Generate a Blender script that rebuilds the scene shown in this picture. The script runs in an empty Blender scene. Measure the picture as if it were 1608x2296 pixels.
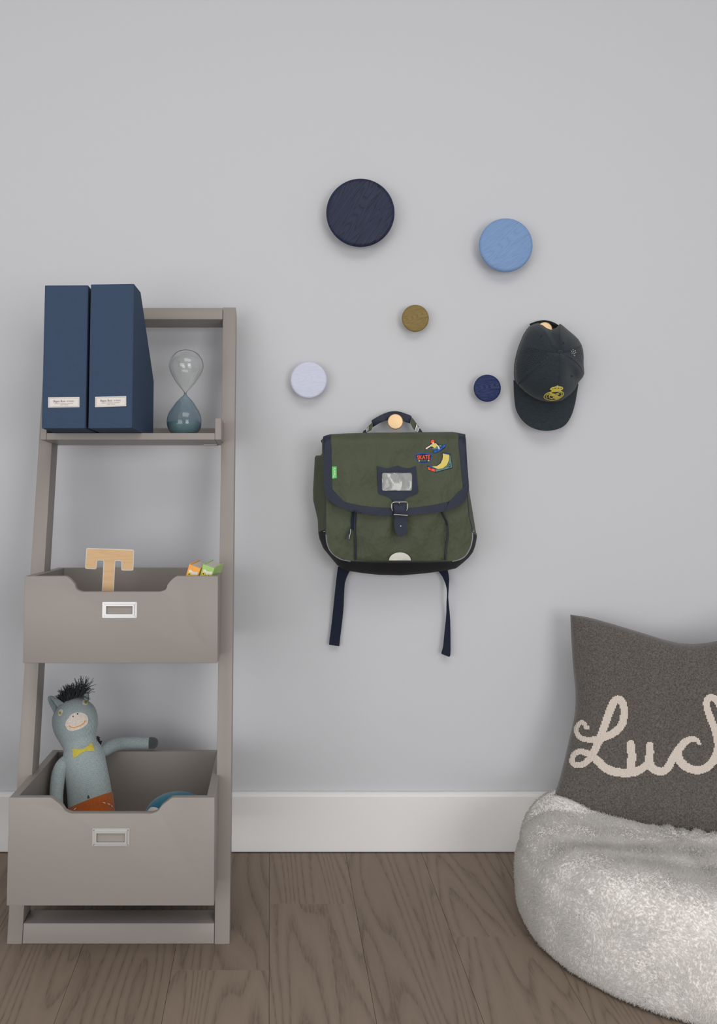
import bpy, bmesh, math, random
import numpy as np
from mathutils import Vector, Matrix
from mathutils.bvhtree import BVHTree
from mathutils.geometry import delaunay_2d_cdt

random.seed(7); rng = np.random.default_rng(7)
sc = bpy.context.scene
COL = sc.collection

# ---------------------------------------------------------------- camera, light, exposure
F = 1980.0            # focal length in pixels of the 1608 x 2296 frame
D = 2.20              # distance of the camera from the wall
H = 1.0177            # camera height
PX, PY = 606.0, 990.0  # principal point (shifted lens)
cam_d = bpy.data.cameras.new('camera')
cam = bpy.data.objects.new('camera', cam_d); COL.objects.link(cam)
cam.location = (0, -D, H); cam.rotation_euler = (math.pi/2, 0, 0)
cam_d.sensor_fit = 'VERTICAL'; cam_d.sensor_height = 36.0
cam_d.lens = F/2296*36.0
cam_d.shift_x = (804-PX)/2296; cam_d.shift_y = -(1148-PY)/2296
cam_d.clip_start = 0.05
sc.camera = cam

w = bpy.data.worlds.new('world'); sc.world = w; w.use_nodes = True
bgn = w.node_tree.nodes['Background']
bgn.inputs[0].default_value = (0.90, 0.945, 1.0, 1); bgn.inputs[1].default_value = 0.62

def area(name, loc, target, sx, sy, power, col):
    l = bpy.data.lights.new(name, 'AREA'); l.shape = 'RECTANGLE'; l.size = sx; l.size_y = sy
    l.energy = power; l.color = col
    o = bpy.data.objects.new(name, l); COL.objects.link(o)
    o.location = loc
    o.rotation_euler = (Vector(target)-Vector(loc)).to_track_quat('-Z', 'Y').to_euler()
    return o
area('window_daylight', (-2.2, -4.1, 1.0), (0.1, 0, 0.8), 3.0, 1.9, 60, (1.0, 0.985, 0.965))
area('right_fill_light', (1.7, -4.4, 1.0), (0.1, 0, 0.8), 1.6, 1.9, 50, (1.0, 0.985, 0.965))  # added fill from the right to flatten the shading, not a known window
area('ceiling_light', (0.4, -2.2, 2.7), (0.4, -2.15, 0.0), 1.8, 1.4, 26, (1.0, 0.96, 0.91))

sc.view_settings.view_transform = 'Standard'
sc.view_settings.look = 'None'
sc.view_settings.gamma = 1.0
sc.view_settings.use_curve_mapping = False
sc.view_settings.exposure = -0.10

# ---------------------------------------------------------------- helpers
CAM = Vector((0, -D, H))
def P(px, py, d):
    """world point seen at pixel (px,py) at distance d in front of the camera"""
    return ((px-PX)*d/F, d-D, H-(py-PY)*d/F)
def lin(c):
    return tuple(((v/255)/12.92 if v/255 <= .04045 else ((v/255+.055)/1.055)**2.4) for v in c)

def mat(name, srgb, rough=.6, metal=0., spec=.5, nscale=0, namt=0., bump=0., bscale=200, stretch=(1, 1, 1), sheen=0., trans=0., ior=1.45, bdist=.002):
    m = bpy.data.materials.new(name); m.use_nodes = True
    nt = m.node_tree; b = nt.nodes['Principled BSDF']
    c = lin(srgb)
    b.inputs['Base Color'].default_value = (*c, 1)
    b.inputs['Roughness'].default_value = rough
    b.inputs['Metallic'].default_value = metal
    b.inputs['Specular IOR Level'].default_value = spec
    b.inputs['IOR'].default_value = ior
    if sheen: b.inputs['Sheen Weight'].default_value = sheen
    if trans: b.inputs['Transmission Weight'].default_value = trans
    if namt or bump:
        tc = nt.nodes.new('ShaderNodeTexCoord'); mp = nt.nodes.new('ShaderNodeMapping')
        mp.inputs['Scale'].default_value = stretch
        nt.links.new(tc.outputs['Object'], mp.inputs['Vector'])
    if namt:
        n = nt.nodes.new('ShaderNodeTexNoise'); n.inputs['Scale'].default_value = nscale
        n.inputs['Detail'].default_value = 6
        nt.links.new(mp.outputs[0], n.inputs['Vector'])
        r = nt.nodes.new('ShaderNodeValToRGB')
        r.color_ramp.elements[0].position = .3; r.color_ramp.elements[1].position = .7
        r.color_ramp.elements[0].color = (*[v*(1-namt) for v in c], 1)
        r.color_ramp.elements[1].color = (*[min(1, v*(1+namt)) for v in c], 1)
        nt.links.new(n.outputs['Fac'], r.inputs['Fac'])
        nt.links.new(r.outputs['Color'], b.inputs['Base Color'])
    if bump:
        n2 = nt.nodes.new('ShaderNodeTexNoise'); n2.inputs['Scale'].default_value = bscale
        n2.inputs['Detail'].default_value = 4
        nt.links.new(mp.outputs[0], n2.inputs['Vector'])
        bp = nt.nodes.new('ShaderNodeBump'); bp.inputs['Strength'].default_value = bump
        bp.inputs['Distance'].default_value = bdist
        nt.links.new(n2.outputs['Fac'], bp.inputs['Height'])
        nt.links.new(bp.outputs[0], b.inputs['Normal'])
    return m

def wood(name, base, dark, scale, freq, rot=(0, 0, 0), rough=.5, per_obj=False, bump=.25, amount=.7, fine=True, strand=60):
    """oak-like grain: contour lines of a stretched noise field"""
    m = bpy.data.materials.new(name); m.use_nodes = True
    nt = m.node_tree; L = nt.links; b = nt.nodes['Principled BSDF']
    b.inputs['Roughness'].default_value = rough; b.inputs['Specular IOR Level'].default_value = .22
    tc = nt.nodes.new('ShaderNodeTexCoord')
    src = tc.outputs['Object']
    if per_obj:
        oi = nt.nodes.new('ShaderNodeObjectInfo')
        mm = nt.nodes.new('ShaderNodeMath'); mm.operation = 'MULTIPLY'; mm.inputs[1].default_value = 37.0
        L.new(oi.outputs['Random'], mm.inputs[0])
        va = nt.nodes.new('ShaderNodeVectorMath'); va.operation = 'ADD'
        L.new(src, va.inputs[0]); L.new(mm.outputs[0], va.inputs[1]); src = va.outputs[0]
    mp = nt.nodes.new('ShaderNodeMapping'); mp.inputs['Scale'].default_value = scale
    mp.inputs['Rotation'].default_value = rot; mp.vector_type = 'POINT'
    L.new(src, mp.inputs['Vector'])
    n = nt.nodes.new('ShaderNodeTexNoise'); n.inputs['Scale'].default_value = 1.0; n.inputs['Detail'].default_value = 1.4
    n.inputs['Roughness'].default_value = .35
    L.new(mp.outputs[0], n.inputs['Vector'])
    mul = nt.nodes.new('ShaderNodeMath'); mul.operation = 'MULTIPLY'; mul.inputs[1].default_value = freq
    L.new(n.outputs['Fac'], mul.inputs[0])
    fr = nt.nodes.new('ShaderNodeMath'); fr.operation = 'FRACT'; L.new(mul.outputs[0], fr.inputs[0])
    rp = nt.nodes.new('ShaderNodeValToRGB')
    e = rp.color_ramp.elements
    e[0].position = 0.0; e[0].color = (1, 1, 1, 1)
    e[1].position = .28; e[1].color = (.25, .25, .25, 1)
    x = e.new(.55); x.color = (0, 0, 0, 1)
    x = e.new(.93); x.color = (.3, .3, .3, 1)
    x = e.new(1.0); x.color = (1, 1, 1, 1)
    L.new(fr.outputs[0], rp.inputs['Fac'])
    # fine pores
    mp2 = nt.nodes.new('ShaderNodeMapping'); mp2.inputs['Scale'].default_value = tuple(s*strand for s in scale)
    mp2.inputs['Rotation'].default_value = rot
    L.new(src, mp2.inputs['Vector'])
    n2 = nt.nodes.new('ShaderNodeTexNoise'); n2.inputs['Scale'].default_value = 1.0; n2.inputs['Detail'].default_value = 2
    L.new(mp2.outputs[0], n2.inputs['Vector'])
    r2 = nt.nodes.new('ShaderNodeMapRange'); r2.inputs[1].default_value = .35; r2.inputs[2].default_value = .65
    r2.inputs[3].default_value = .35; r2.inputs[4].default_value = 1.0
    L.new(n2.outputs['Fac'], r2.inputs[0])
    f2 = nt.nodes.new('ShaderNodeMath'); f2.operation = 'MULTIPLY'
    L.new(rp.outputs[0], f2.inputs[0]); L.new(r2.outputs[0], f2.inputs[1])
    f3 = nt.nodes.new('ShaderNodeMath'); f3.operation = 'MULTIPLY'; f3.inputs[1].default_value = amount
    L.new(f2.outputs[0], f3.inputs[0])
    mix = nt.nodes.new('ShaderNodeMix'); mix.data_type = 'RGBA'
    mix.inputs[6].default_value = (*lin(base), 1); mix.inputs[7].default_value = (*lin(dark), 1)
    L.new(f3.outputs[0], mix.inputs[0])
    out = mix.outputs[2]
    if per_obj:
        mv = nt.nodes.new('ShaderNodeMapRange'); mv.inputs[3].default_value = .95; mv.inputs[4].default_value = 1.05
        L.new(oi.outputs['Random'], mv.inputs[0])
        hs = nt.nodes.new('ShaderNodeHueSaturation'); L.new(mv.outputs[0], hs.inputs['Value']); L.new(out, hs.inputs['Color'])
        out = hs.outputs[0]
    L.new(out, b.inputs['Base Color'])
    bp = nt.nodes.new('ShaderNodeBump'); bp.inputs['Strength'].default_value = bump; bp.inputs['Distance'].default_value = .001
    bp.invert = True
    L.new(f2.outputs[0], bp.inputs['Height']); L.new(bp.outputs[0], b.inputs['Normal'])
    return m

def knit(name, srgb, period, angle=0., rough=.9, contrast=.35, mottle=.12, mscale=300, rows=1.3, bump=.5):
    """ribbed knit: two crossed waves in object x / z with a mottled yarn colour"""
    m = bpy.data.materials.new(name); m.use_nodes = True
    nt = m.node_tree; L = nt.links; b = nt.nodes['Principled BSDF']
    b.inputs['Roughness'].default_value = rough; b.inputs['Specular IOR Level'].default_value = .15
    b.inputs['Sheen Weight'].default_value = .25; b.inputs['Sheen Roughness'].default_value = .6
    c = lin(srgb)
    tc = nt.nodes.new('ShaderNodeTexCoord'); mp = nt.nodes.new('ShaderNodeMapping')
    mp.inputs['Rotation'].default_value = (0, angle, 0)
    L.new(tc.outputs['Object'], mp.inputs['Vector'])
    def wave(direction, per):
        wv = nt.nodes.new('ShaderNodeTexWave'); wv.wave_type = 'BANDS'; wv.bands_direction = direction
        wv.inputs['Scale'].default_value = .314159/per
        wv.inputs['Distortion'].default_value = .8; wv.inputs['Detail'].default_value = 1
        wv.inputs['Detail Scale'].default_value = 2
        L.new(mp.outputs[0], wv.inputs['Vector']); return wv
    w1 = wave('X', period); w2 = wave('Z', period*rows)
    mx = nt.nodes.new('ShaderNodeMath'); mx.operation = 'MULTIPLY_ADD'; mx.inputs[1].default_value = .35
    L.new(w2.outputs['Fac'], mx.inputs[0]); L.new(w1.outputs['Fac'], mx.inputs[2])
    n = nt.nodes.new('ShaderNodeTexNoise'); n.inputs['Scale'].default_value = mscale; n.inputs['Detail'].default_value = 4
    L.new(tc.outputs['Object'], n.inputs['Vector'])
    r1 = nt.nodes.new('ShaderNodeMapRange'); r1.inputs[1].default_value = 0; r1.inputs[2].default_value = .7
    r1.inputs[3].default_value = 1-contrast; r1.inputs[4].default_value = 1.0
    L.new(mx.outputs[0], r1.inputs[0])
    r2 = nt.nodes.new('ShaderNodeMapRange'); r2.inputs[1].default_value = .3; r2.inputs[2].default_value = .7
    r2.inputs[3].default_value = 1-mottle; r2.inputs[4].default_value = 1+mottle
    L.new(n.outputs['Fac'], r2.inputs[0])
    pr = nt.nodes.new('ShaderNodeMath'); pr.operation = 'MULTIPLY'
    L.new(r1.outputs[0], pr.inputs[0]); L.new(r2.outputs[0], pr.inputs[1])
    hs = nt.nodes.new('ShaderNodeHueSaturation'); hs.inputs['Color'].default_value = (*c, 1)
    L.new(pr.outputs[0], hs.inputs['Value']); L.new(hs.outputs[0], b.inputs['Base Color'])
    bp = nt.nodes.new('ShaderNodeBump'); bp.inputs['Strength'].default_value = bump; bp.inputs['Distance'].default_value = .001
    L.new(mx.outputs[0], bp.inputs['Height']); L.new(bp.outputs[0], b.inputs['Normal'])
    return m

def link(name, me, m, parent=None, smooth=True, sharp=35):
    if m: me.materials.append(m)
    if smooth and len(me.polygons):
        me.polygons.foreach_set('use_smooth', [True]*len(me.polygons))
        if sharp: me.set_sharp_from_angle(angle=math.radians(sharp))
    o = bpy.data.objects.new(name, me); COL.objects.link(o)
    if parent:
        o.parent = parent
        if parent.type == 'EMPTY':
            o.matrix_parent_inverse = Matrix.Translation(parent.location).inverted()
    return o
def mk(name, vf, m, parent=None, smooth=True, sharp=35):
    me = bpy.data.meshes.new(name); me.from_pydata([tuple(v) for v in vf[0]], [], vf[1]); me.validate(); me.update()
    bm = bmesh.new(); bm.from_mesh(me); bmesh.ops.recalc_face_normals(bm, faces=bm.faces); bm.to_mesh(me); bm.free()
    return link(name, me, m, parent, smooth, sharp)
def join(*parts):
    V, Fc = [], []
    for v, f in parts:
        k = len(V); V += [tuple(x) for x in v]; Fc += [tuple(i+k for i in q) for q in f]
    return V, Fc
def empty(name, loc):
    o = bpy.data.objects.new(name, None); COL.objects.link(o); o.location = loc; o.empty_display_size = .05
    return o
def tag(o, label, cat, group=None):
    o['label'] = label; o['category'] = cat
    if group: o['group'] = group
    return o
def structure(o): o['kind'] = 'structure'; return o

def box(lo, hi, bev=.0, seg=2, xf=None):
    bm = bmesh.new(); bmesh.ops.create_cube(bm, size=1)
    for v in bm.verts:
        v.co = Vector([lo[i]+(v.co[i]+.5)*(hi[i]-lo[i]) for i in range(3)])
    if bev: bmesh.ops.bevel(bm, geom=bm.edges[:], offset=bev, segments=seg, affect='EDGES', profile=.5)
    bm.verts.index_update()
    V = [tuple(v.co) for v in bm.verts]; Fc = [tuple(v.index for v in f.verts) for f in bm.faces]; bm.free()
    if xf: V = [xf(*v) for v in V]
    return V, Fc
def prism(poly, x0, x1, bev=0, xf=None):
    """polygon in (a,b) extruded along x; returns points (x,a,b)"""
    bm = bmesh.new()
    vs = [bm.verts.new((x0, a, b)) for a, b in poly]
    f = bm.faces.new(vs)
    r = bmesh.ops.extrude_face_region(bm, geom=[f])
    for v in r['geom']:
        if isinstance(v, bmesh.types.BMVert): v.co.x = x1
    bmesh.ops.recalc_face_normals(bm, faces=bm.faces)
    if bev: 
        eds = [e for e in bm.edges if len(e.link_faces) == 2 and e.calc_face_angle(0) > .5]
        bmesh.ops.bevel(bm, geom=eds, offset=bev, segments=2, affect='EDGES', profile=.5)
    bm.verts.index_update()
    V = [tuple(v.co) for v in bm.verts]; Fc = [tuple(v.index for v in f.verts) for f in bm.faces]; bm.free()
    if xf: V = [xf(*v) for v in V]
    return V, Fc

def cr(pts, n=8, closed=False):
    """Catmull-Rom through points (tuples of any dimension)"""
    a = [np.array(p, float) for p in pts]; N = len(a); out = []
    rngi = range(N if closed else N-1)
    for i in rngi:
        p1, p2 = a[i], a[(i+1) % N]
        p0 = a[(i-1) % N] if (closed or i > 0) else 2*p1-p2
        p3 = a[(i+2) % N] if (closed or i+2 < N) else 2*p2-p1
        for k in range(n):
            t = k/n
            out.append(.5*((2*p1)+(-p0+p2)*t+(2*p0-5*p1+4*p2-p3)*t*t+(-p0+3*p1-3*p2+p3)*t**3))
    if not closed: out.append(a[-1])
    return [tuple(float(v) for v in q) for q in out]
def inside(poly, X, Y):
    res = np.zeros(len(X), bool); n = len(poly); j = n-1
    for i in range(n):
        xi, yi = poly[i]; xj, yj = poly[j]
        if yi != yj:
            c = ((yi > Y) != (yj > Y)) & (X < (xj-xi)*(Y-yi)/(yj-yi)+xi)
            res ^= c
        j = i
    return res
def sheet(outer, dep, t=.002, lift=0., holes=(), step=8.):
    """solid sheet over a closed outline, following the depth function dep"""
    pts, edges = [], []
    for ring in [outer]+list(holes):
        k = len(pts); m_ = len(ring)
        pts += [(float(p[0]), float(p[1])) for p in ring]; edges += [(k+i, k+(i+1) % m_) for i in range(m_)]
    A = np.array([p[:2] for p in outer]); lo = A.min(0); hi = A.max(0)
    if step:
        gx, gy = np.meshgrid(np.arange(lo[0]+step/2, hi[0], step), np.arange(lo[1]+step/2, hi[1], step))
        gx = gx.ravel()+.013; gy = gy.ravel()+.017
        if len(gx):
            ok = inside(outer, gx, gy)
            for h in holes: ok &= ~inside(h, gx, gy)
            pts += [(float(a), float(b)) for a, b in zip(gx[ok], gy[ok])]
    r = delaunay_2d_cdt([Vector(p) for p in pts], edges, [], 0, 1e-4)
    V2 = [tuple(v) for v in r[0]]; T = [tuple(f) for f in r[2]]
    C = np.array([[sum(V2[i][0] for i in f)/3, sum(V2[i][1] for i in f)/3] for f in T])
    ok = inside(outer, C[:, 0], C[:, 1])
    for h in holes: ok &= ~inside(h, C[:, 0], C[:, 1])
    T = [f for f, k in zip(T, ok) if k]
    used = sorted({i for f in T for i in f}); mp = {u: i for i, u in enumerate(used)}
    n = len(used)
    V, B = [], []
    for u in used:
        d = dep(*V2[u]); V.append(P(*V2[u], d-lift-t)); B.append(P(*V2[u], d-lift))
    Fc = [tuple(mp[i] for i in f) for f in T]
    cnt = {}
    for f in Fc:
        for a, b in ((f[0], f[1]), (f[1], f[2]), (f[2], f[0])): cnt[(a, b)] = 1
    rim = [(a, b) for (a, b) in cnt if (b, a) not in cnt]
    faces = Fc+[tuple(i+n for i in reversed(f)) for f in Fc]+[(b, a, a+n, b+n) for a, b in rim]
    return V+B, faces
def strip(line, width, dep, t=.001, lift=0.):
    """flat band along a line (widths in pixels), following dep"""
    L_ = np.array([p[:2] for p in line], float); n = len(L_)
    W = width if hasattr(width, '__len__') else [width]*n
    T = np.gradient(L_, axis=0); T /= np.maximum(np.linalg.norm(T, axis=1)[:, None], 1e-9)
    N = np.stack([-T[:, 1], T[:, 0]], 1)
    V, Fc = [], []
    for i in range(n):
        for s in (-.5, .5):
            q = L_[i]+N[i]*W[i]*s; d = dep(*q)
            V.append(P(*q, d-lift-t)); V.append(P(*q, d-lift))
    for i in range(n-1):
        a = 4*i; b = a+4
        Fc += [(a, a+2, b+2, b), (a+1, b+1, b+3, a+3), (a, b, b+1, a+1), (a+2, a+3, b+3, b+2)]
    Fc += [(0, 1, 3, 2), (4*n-4, 4*n-2, 4*n-1, 4*n-3)]
    return V, Fc
def tube(pts, r, n=8, closed=False, caps=True):
    pts = [Vector(p) for p in pts]; N = len(pts)
    R = r if hasattr(r, '__len__') else [r]*N
    R = [float(v) for v in R]
    V, Fc = [], []; up = None
    for i in range(N):
        a = pts[(i-1) % N] if (closed or i) else pts[i]; b = pts[(i+1) % N] if (closed or i < N-1) else pts[i]
        t = (b-a).normalized()
        if up is None: up = t.orthogonal().normalized()
        up = (up-t*up.dot(t)); up = up.normalized() if up.length > 1e-6 else t.orthogonal().normalized()
        s = t.cross(up)
        for k in range(n):
            an = 2*math.pi*k/n; V.append(tuple(pts[i]+R[i]*(math.cos(an)*up+math.sin(an)*s)))
    for i in range(N if closed else N-1):
        for k in range(n):
            a = i*n+k; b = i*n+(k+1) % n; c = ((i+1) % N)*n+(k+1) % n; d = ((i+1) % N)*n+k
            Fc.append((a, b, c, d))
    if caps and not closed: Fc += [tuple(range(n-1, -1, -1)), tuple(range((N-1)*n, N*n))]
    return V, Fc
def lathe(prof, n=64, xf=lambda r, a, h: (r*math.cos(a), r*math.sin(a), h)):
    V, Fc = [], []
    for r, h in prof:
        for k in range(n): V.append(xf(max(r, 1e-5), 2*math.pi*k/n, h))
    for i in range(len(prof)-1):
        for k in range(n):
            Fc.append((i*n+k, i*n+(k+1) % n, (i+1)*n+(k+1) % n, (i+1)*n+k))
    Fc.append(tuple(range(n))); Fc.append(tuple(range((len(prof)-1)*n, len(prof)*n)))
    return V, Fc
def bvh_of(*objs):
    V, Fc = [], []
    for o in objs:
        k = len(V); V += [tuple(v.co) for v in o.data.vertices]; Fc += [tuple(i+k for i in p.vertices) for p in o.data.polygons]
    return BVHTree.FromPolygons(V, Fc)
def dep_of(bvh, default):
    """depth of the modelled surface along a line of sight"""
    last = [default]
    def f(px, py):
        q = Vector(P(px, py, 1.0))-CAM
        h = bvh.ray_cast(CAM, q.normalized())
        if h[0] is None: return last[0]
        last[0] = h[0].y+D
        return last[0]
    return f
def ellipse(cx, cy, rx, ry, rot=0, n=24, a0=0, a1=2*math.pi):
    full = abs(a1-a0-2*math.pi) < 1e-6
    out = []
    for k in range(n if full else n+1):
        a = a0+(a1-a0)*k/n; x = rx*math.cos(a); y = ry*math.sin(a)
        out.append((cx+x*math.cos(rot)-y*math.sin(rot), cy+x*math.sin(rot)+y*math.cos(rot)))
    return out
def rrect(x0, y0, x1, y1, r, n=5):
    out = []
    for cx, cy, a in ((x1-r, y1-r, 0), (x0+r, y1-r, 90), (x0+r, y0+r, 180), (x1-r, y0+r, 270)):
        for k in range(n+1):
            an = math.radians(a+90*k/n); out.append((cx+r*math.cos(an), cy+r*math.sin(an)))
    return out
def Z(scale, ox, oy):
    return lambda pts: [(ox+p[0]/scale, oy+p[1]/scale) for p in pts]
_txt = {}
def text2d(body, bold=0.0, shear=0.0):
    """outline text as a flat triangulation in its own units, baseline at 0"""
    c = bpy.data.curves.new('lettering', 'FONT'); c.body = body; c.offset = bold; c.shear = shear; c.resolution_u = 3
    o = bpy.data.objects.new('lettering', c); COL.objects.link(o)
    dg = bpy.context.evaluated_depsgraph_get()
    me = o.evaluated_get(dg).to_mesh()
    V = [(v.co.x, v.co.y) for v in me.vertices]; Fc = [tuple(p.vertices) for p in me.polygons]
    o.evaluated_get(dg).to_mesh_clear(); bpy.data.objects.remove(o); bpy.data.curves.remove(c)
    xs = [v[0] for v in V]; ys = [v[1] for v in V]
    x0, x1, y0, y1 = min(xs), max(xs), min(ys), max(ys)
    return [((x-x0)/(x1-x0), (y-y0)/(y1-y0)) for x, y in V], Fc
def text_on(body, quad, dep, lift, bold=0., shear=0.):
    """quad: top-left, top-right, bottom-right, bottom-left in pixels"""
    V, Fc = text2d(body, bold, shear); tl, tr, br, bl = [np.array(q, float) for q in quad]
    out = []
    for u, v in V:
        q = (tl*(1-u)+tr*u)*v+(bl*(1-u)+br*u)*(1-v)
        out.append(P(q[0], q[1], dep(q[0], q[1])-lift))
    return out, Fc

# ---------------------------------------------------------------- materials
M = {}
M['wall'] = mat('wall_paint', (196, 197, 201), .75, spec=.2, bump=.05, bscale=260)
M['ceil'] = mat('ceiling_paint', (228, 228, 226), .8, spec=.2, bump=.03, bscale=200)
M['base'] = mat('baseboard_paint', (226, 225, 225), .45, spec=.4, bump=.02, bscale=150)
M['floor'] = wood('oak_planks', (134, 119, 106), (82, 70, 61), (7.5, .7, 1), 24, rough=.6, per_obj=True, bump=.12, amount=.62, strand=45)
M['under'] = mat('floor_underlay', (52, 44, 38), .9, namt=.2, nscale=30)
M['grey'] = mat('taupe_lacquer', (143, 136, 131), .40, spec=.4, bump=.02, bscale=120)
M['hole'] = mat('dark_hole', (18, 17, 17), .9, namt=.1, nscale=80)
M['chrome'] = mat('brushed_nickel', (196, 195, 194), .36, metal=.7, bump=.03, bscale=900, stretch=(.05, 1, 1))
M['bluebox'] = mat('navy_linen_board', (55, 71, 95), .8, spec=.25, namt=.13, nscale=700, bump=.25, bscale=900)
M['card'] = mat('label_card', (214, 208, 203), .7, namt=.02, nscale=200)
M['ink'] = mat('grey_ink', (126, 122, 122), .8, namt=.05, nscale=300)
M['glass_g'] = mat('smoke_glass', (250, 252, 251), .0, spec=.5, trans=1., ior=1.38)
M['glass_b'] = mat('blue_glass', (212, 226, 234), .0, spec=.5, trans=1., ior=1.38)
M['sand'] = mat('pale_green_sand', (150, 168, 166), .95, namt=.1, nscale=1500)
M['ply'] = wood('birch_face', (205, 172, 132), (190, 152, 108), (6, 1, 60), 5, rough=.55, bump=.05, amount=.6)
M['white'] = mat('white_paint', (206, 203, 200), .6, bump=.02, bscale=200)
M['orange'] = mat('orange_cover', (240, 168, 76), .5, namt=.04, nscale=60)
M['green'] = mat('green_cover', (160, 196, 112), .5, namt=.04, nscale=60)
M['page'] = mat('page_edge', (196, 190, 184), .8, namt=.1, nscale=900, stretch=(6, .1, .1))
M['yellow'] = mat('yellow_print', (238, 212, 72), .6, namt=.03, nscale=100)
M['black'] = mat('black_print', (24, 24, 26), .6, namt=.05, nscale=100)
M['cream'] = mat('cream_print', (226, 224, 216), .6, namt=.03, nscale=100)
M['dk_knit'] = knit('donkey_knit', (158, 171, 173), .0027, angle=math.radians(-12), contrast=.30)
M['dk_dark'] = knit('dark_knit', (72, 74, 78), .0024)
M['dk_mane'] = mat('mane_yarn', (50, 53, 56), .9, namt=.25, nscale=300)
M['dk_cream'] = knit('cream_knit', (224, 212, 202), .0022, contrast=.12)
M['dk_or'] = knit('rust_knit', (182, 92, 32), .0022, contrast=.25)
M['dk_yel'] = knit('yellow_knit', (206, 190, 72), .0024, contrast=.15)
M['dk_mouth'] = mat('orange_thread', (222, 150, 40), .8, namt=.05, nscale=400)
M['dk_green'] = mat('green_thread', (140, 165, 50), .8, namt=.08, nscale=500)
M['thread'] = mat('white_thread', (226, 218, 205), .85, namt=.04, nscale=500)
M['teal'] = mat('teal_felt', (18, 98, 122), .95, spec=.1, namt=.2, nscale=260, bump=.5, bscale=500, sheen=.3)
M['felt_w'] = mat('white_felt', (205, 198, 194), .95, spec=.1, namt=.03, nscale=300, bump=.3, bscale=500)
M['canvas'] = mat('olive_canvas', (70, 76, 58), .6, spec=.35, namt=.08, nscale=16, bump=.8, bscale=16, bdist=.02, stretch=(1.3, .3, .8))
M['navy'] = mat('navy_leatherette', (35, 42, 58), .5, spec=.3, namt=.05, nscale=30, bump=.08, bscale=380)
M['navyd'] = mat('navy_piping', (28, 34, 54), .5, namt=.06, nscale=80)
M['web'] = mat('navy_webbing', (26, 33, 50), .8, spec=.25, namt=.1, nscale=400, bump=.4, bscale=500, stretch=(.4, 1, 2.5))
M['blackbase'] = mat('black_rubber_base', (25, 24, 24), .65, spec=.3, namt=.08, nscale=60, bump=.3, bscale=900)
M['reflect'] = mat('reflective_piping', (140, 142, 152), .4, namt=.04, nscale=90)
M['reflw'] = mat('reflective_patch', (208, 208, 200), .5, namt=.02, nscale=90)
M['film'] = mat('clear_film_pocket', (150, 152, 150), .12, spec=.8, namt=.14, nscale=42, bump=.8, bscale=26, stretch=(2.2, 1, .8))
M['steel'] = mat('antique_steel', (170, 166, 160), .3, metal=1., bump=.05, bscale=300)
M['tagg'] = mat('green_woven_tag', (92, 190, 92), .7, namt=.06, nscale=500)
M['p_red'] = mat('red_embroidery', (232, 84, 50), .75, namt=.08, nscale=900)
M['p_blue'] = mat('blue_embroidery', (24, 84, 168), .7, namt=.08, nscale=900)
M['p_navy'] = mat('ink_embroidery', (22, 28, 50), .75, namt=.08, nscale=900)
M['p_teal'] = mat('teal_embroidery', (92, 124, 122), .75, namt=.08, nscale=900)
M['p_yel'] = mat('straw_embroidery', (214, 196, 104), .75, namt=.06, nscale=900)
M['p_skin'] = mat('pale_embroidery', (232, 208, 206), .75, namt=.04, nscale=900)
M['brass'] = mat('satin_brass', (214, 184, 144), .5, metal=1., bump=.03, bscale=700, stretch=(.1, 1, 2))
M['capf'] = mat('cap_heather', (43, 50, 56), .85, spec=.15, namt=.25, nscale=420, bump=.35, bscale=700, stretch=(.35, 1, 1.8), sheen=.15)
M['capd'] = mat('cap_inside', (20, 21, 22), .9, namt=.1, nscale=100)
M['capseam'] = mat('cap_seam_tape', (46, 53, 59), .85, namt=.15, nscale=500)
M['crest'] = mat('yellow_crest_print', (206, 190, 82), .6, namt=.05, nscale=300)
M['pillow'] = knit('charcoal_heather_knit', (89, 84, 80), .0021, contrast=.18, mottle=.50, mscale=330, bump=.35)
M['letter'] = knit('oat_knit', (206, 194, 184), .0028, contrast=.08, mottle=.05)
M['fleece'] = mat('white_fleece_base', (240, 236, 232), .95, spec=.1, namt=.04, nscale=60, bump=.4, bscale=160)
M['fur'] = mat('white_fleece_pile', (253, 249, 244), .9, spec=.12, namt=.03, nscale=50)
_nt = M['fur'].node_tree; _tr = _nt.nodes.new('ShaderNodeBsdfTranslucent'); _tr.inputs[0].default_value = (*lin((253, 249, 244)), 1)
_mx = _nt.nodes.new('ShaderNodeMixShader'); _mx.inputs[0].default_value = .3
_nt.links.new(_nt.nodes['Principled BSDF'].outputs[0], _mx.inputs[1]); _nt.links.new(_tr.outputs[0], _mx.inputs[2])
_nt.links.new(_mx.outputs[0], _nt.nodes['Material Output'].inputs['Surface'])

# ---------------------------------------------------------------- the room
structure(mk('wall_back', box((-2.6, 0, -.02), (3.2, .12, 2.9)), M['wall'], smooth=False))
structure(mk('ceiling', box((-2.6, -4.9, 2.76), (3.2, .12, 2.86)), M['ceil'], smooth=False))
bb = [(-.001, .0), (-.016, .0), (-.016, .136), (-.0145, .1395), (-.0125, .1405), (-.0125, .1425), (-.009, .1445), (-.001, .1445)]
o = structure(mk('baseboard_back', prism([(a, b+.003) for a, b in bb], -2.6, 3.2), M['base'], smooth=False))
fl = structure(mk('floor', box((-2.6, -4.6, -.03), (3.2, 0.0, -.014)), M['under'], smooth=False))
PW = .1882
def plank(x0, x1, y0, y1, cache={}):
    key = (round(x1-x0, 4), round(y1-y0, 4))
    if key not in cache:
        V, Fc = box((0, 0, -.013), (x1-x0, y1-y0, 0), .00025, 1)
        me = bpy.data.meshes.new('plank'); me.from_pydata(V, [], Fc); me.materials.append(M['floor']); cache[key] = me
    ob = bpy.data.objects.new('plank', cache[key]); COL.objects.link(ob); ob.parent = fl; ob.location = (x0, y0, 0)
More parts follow.
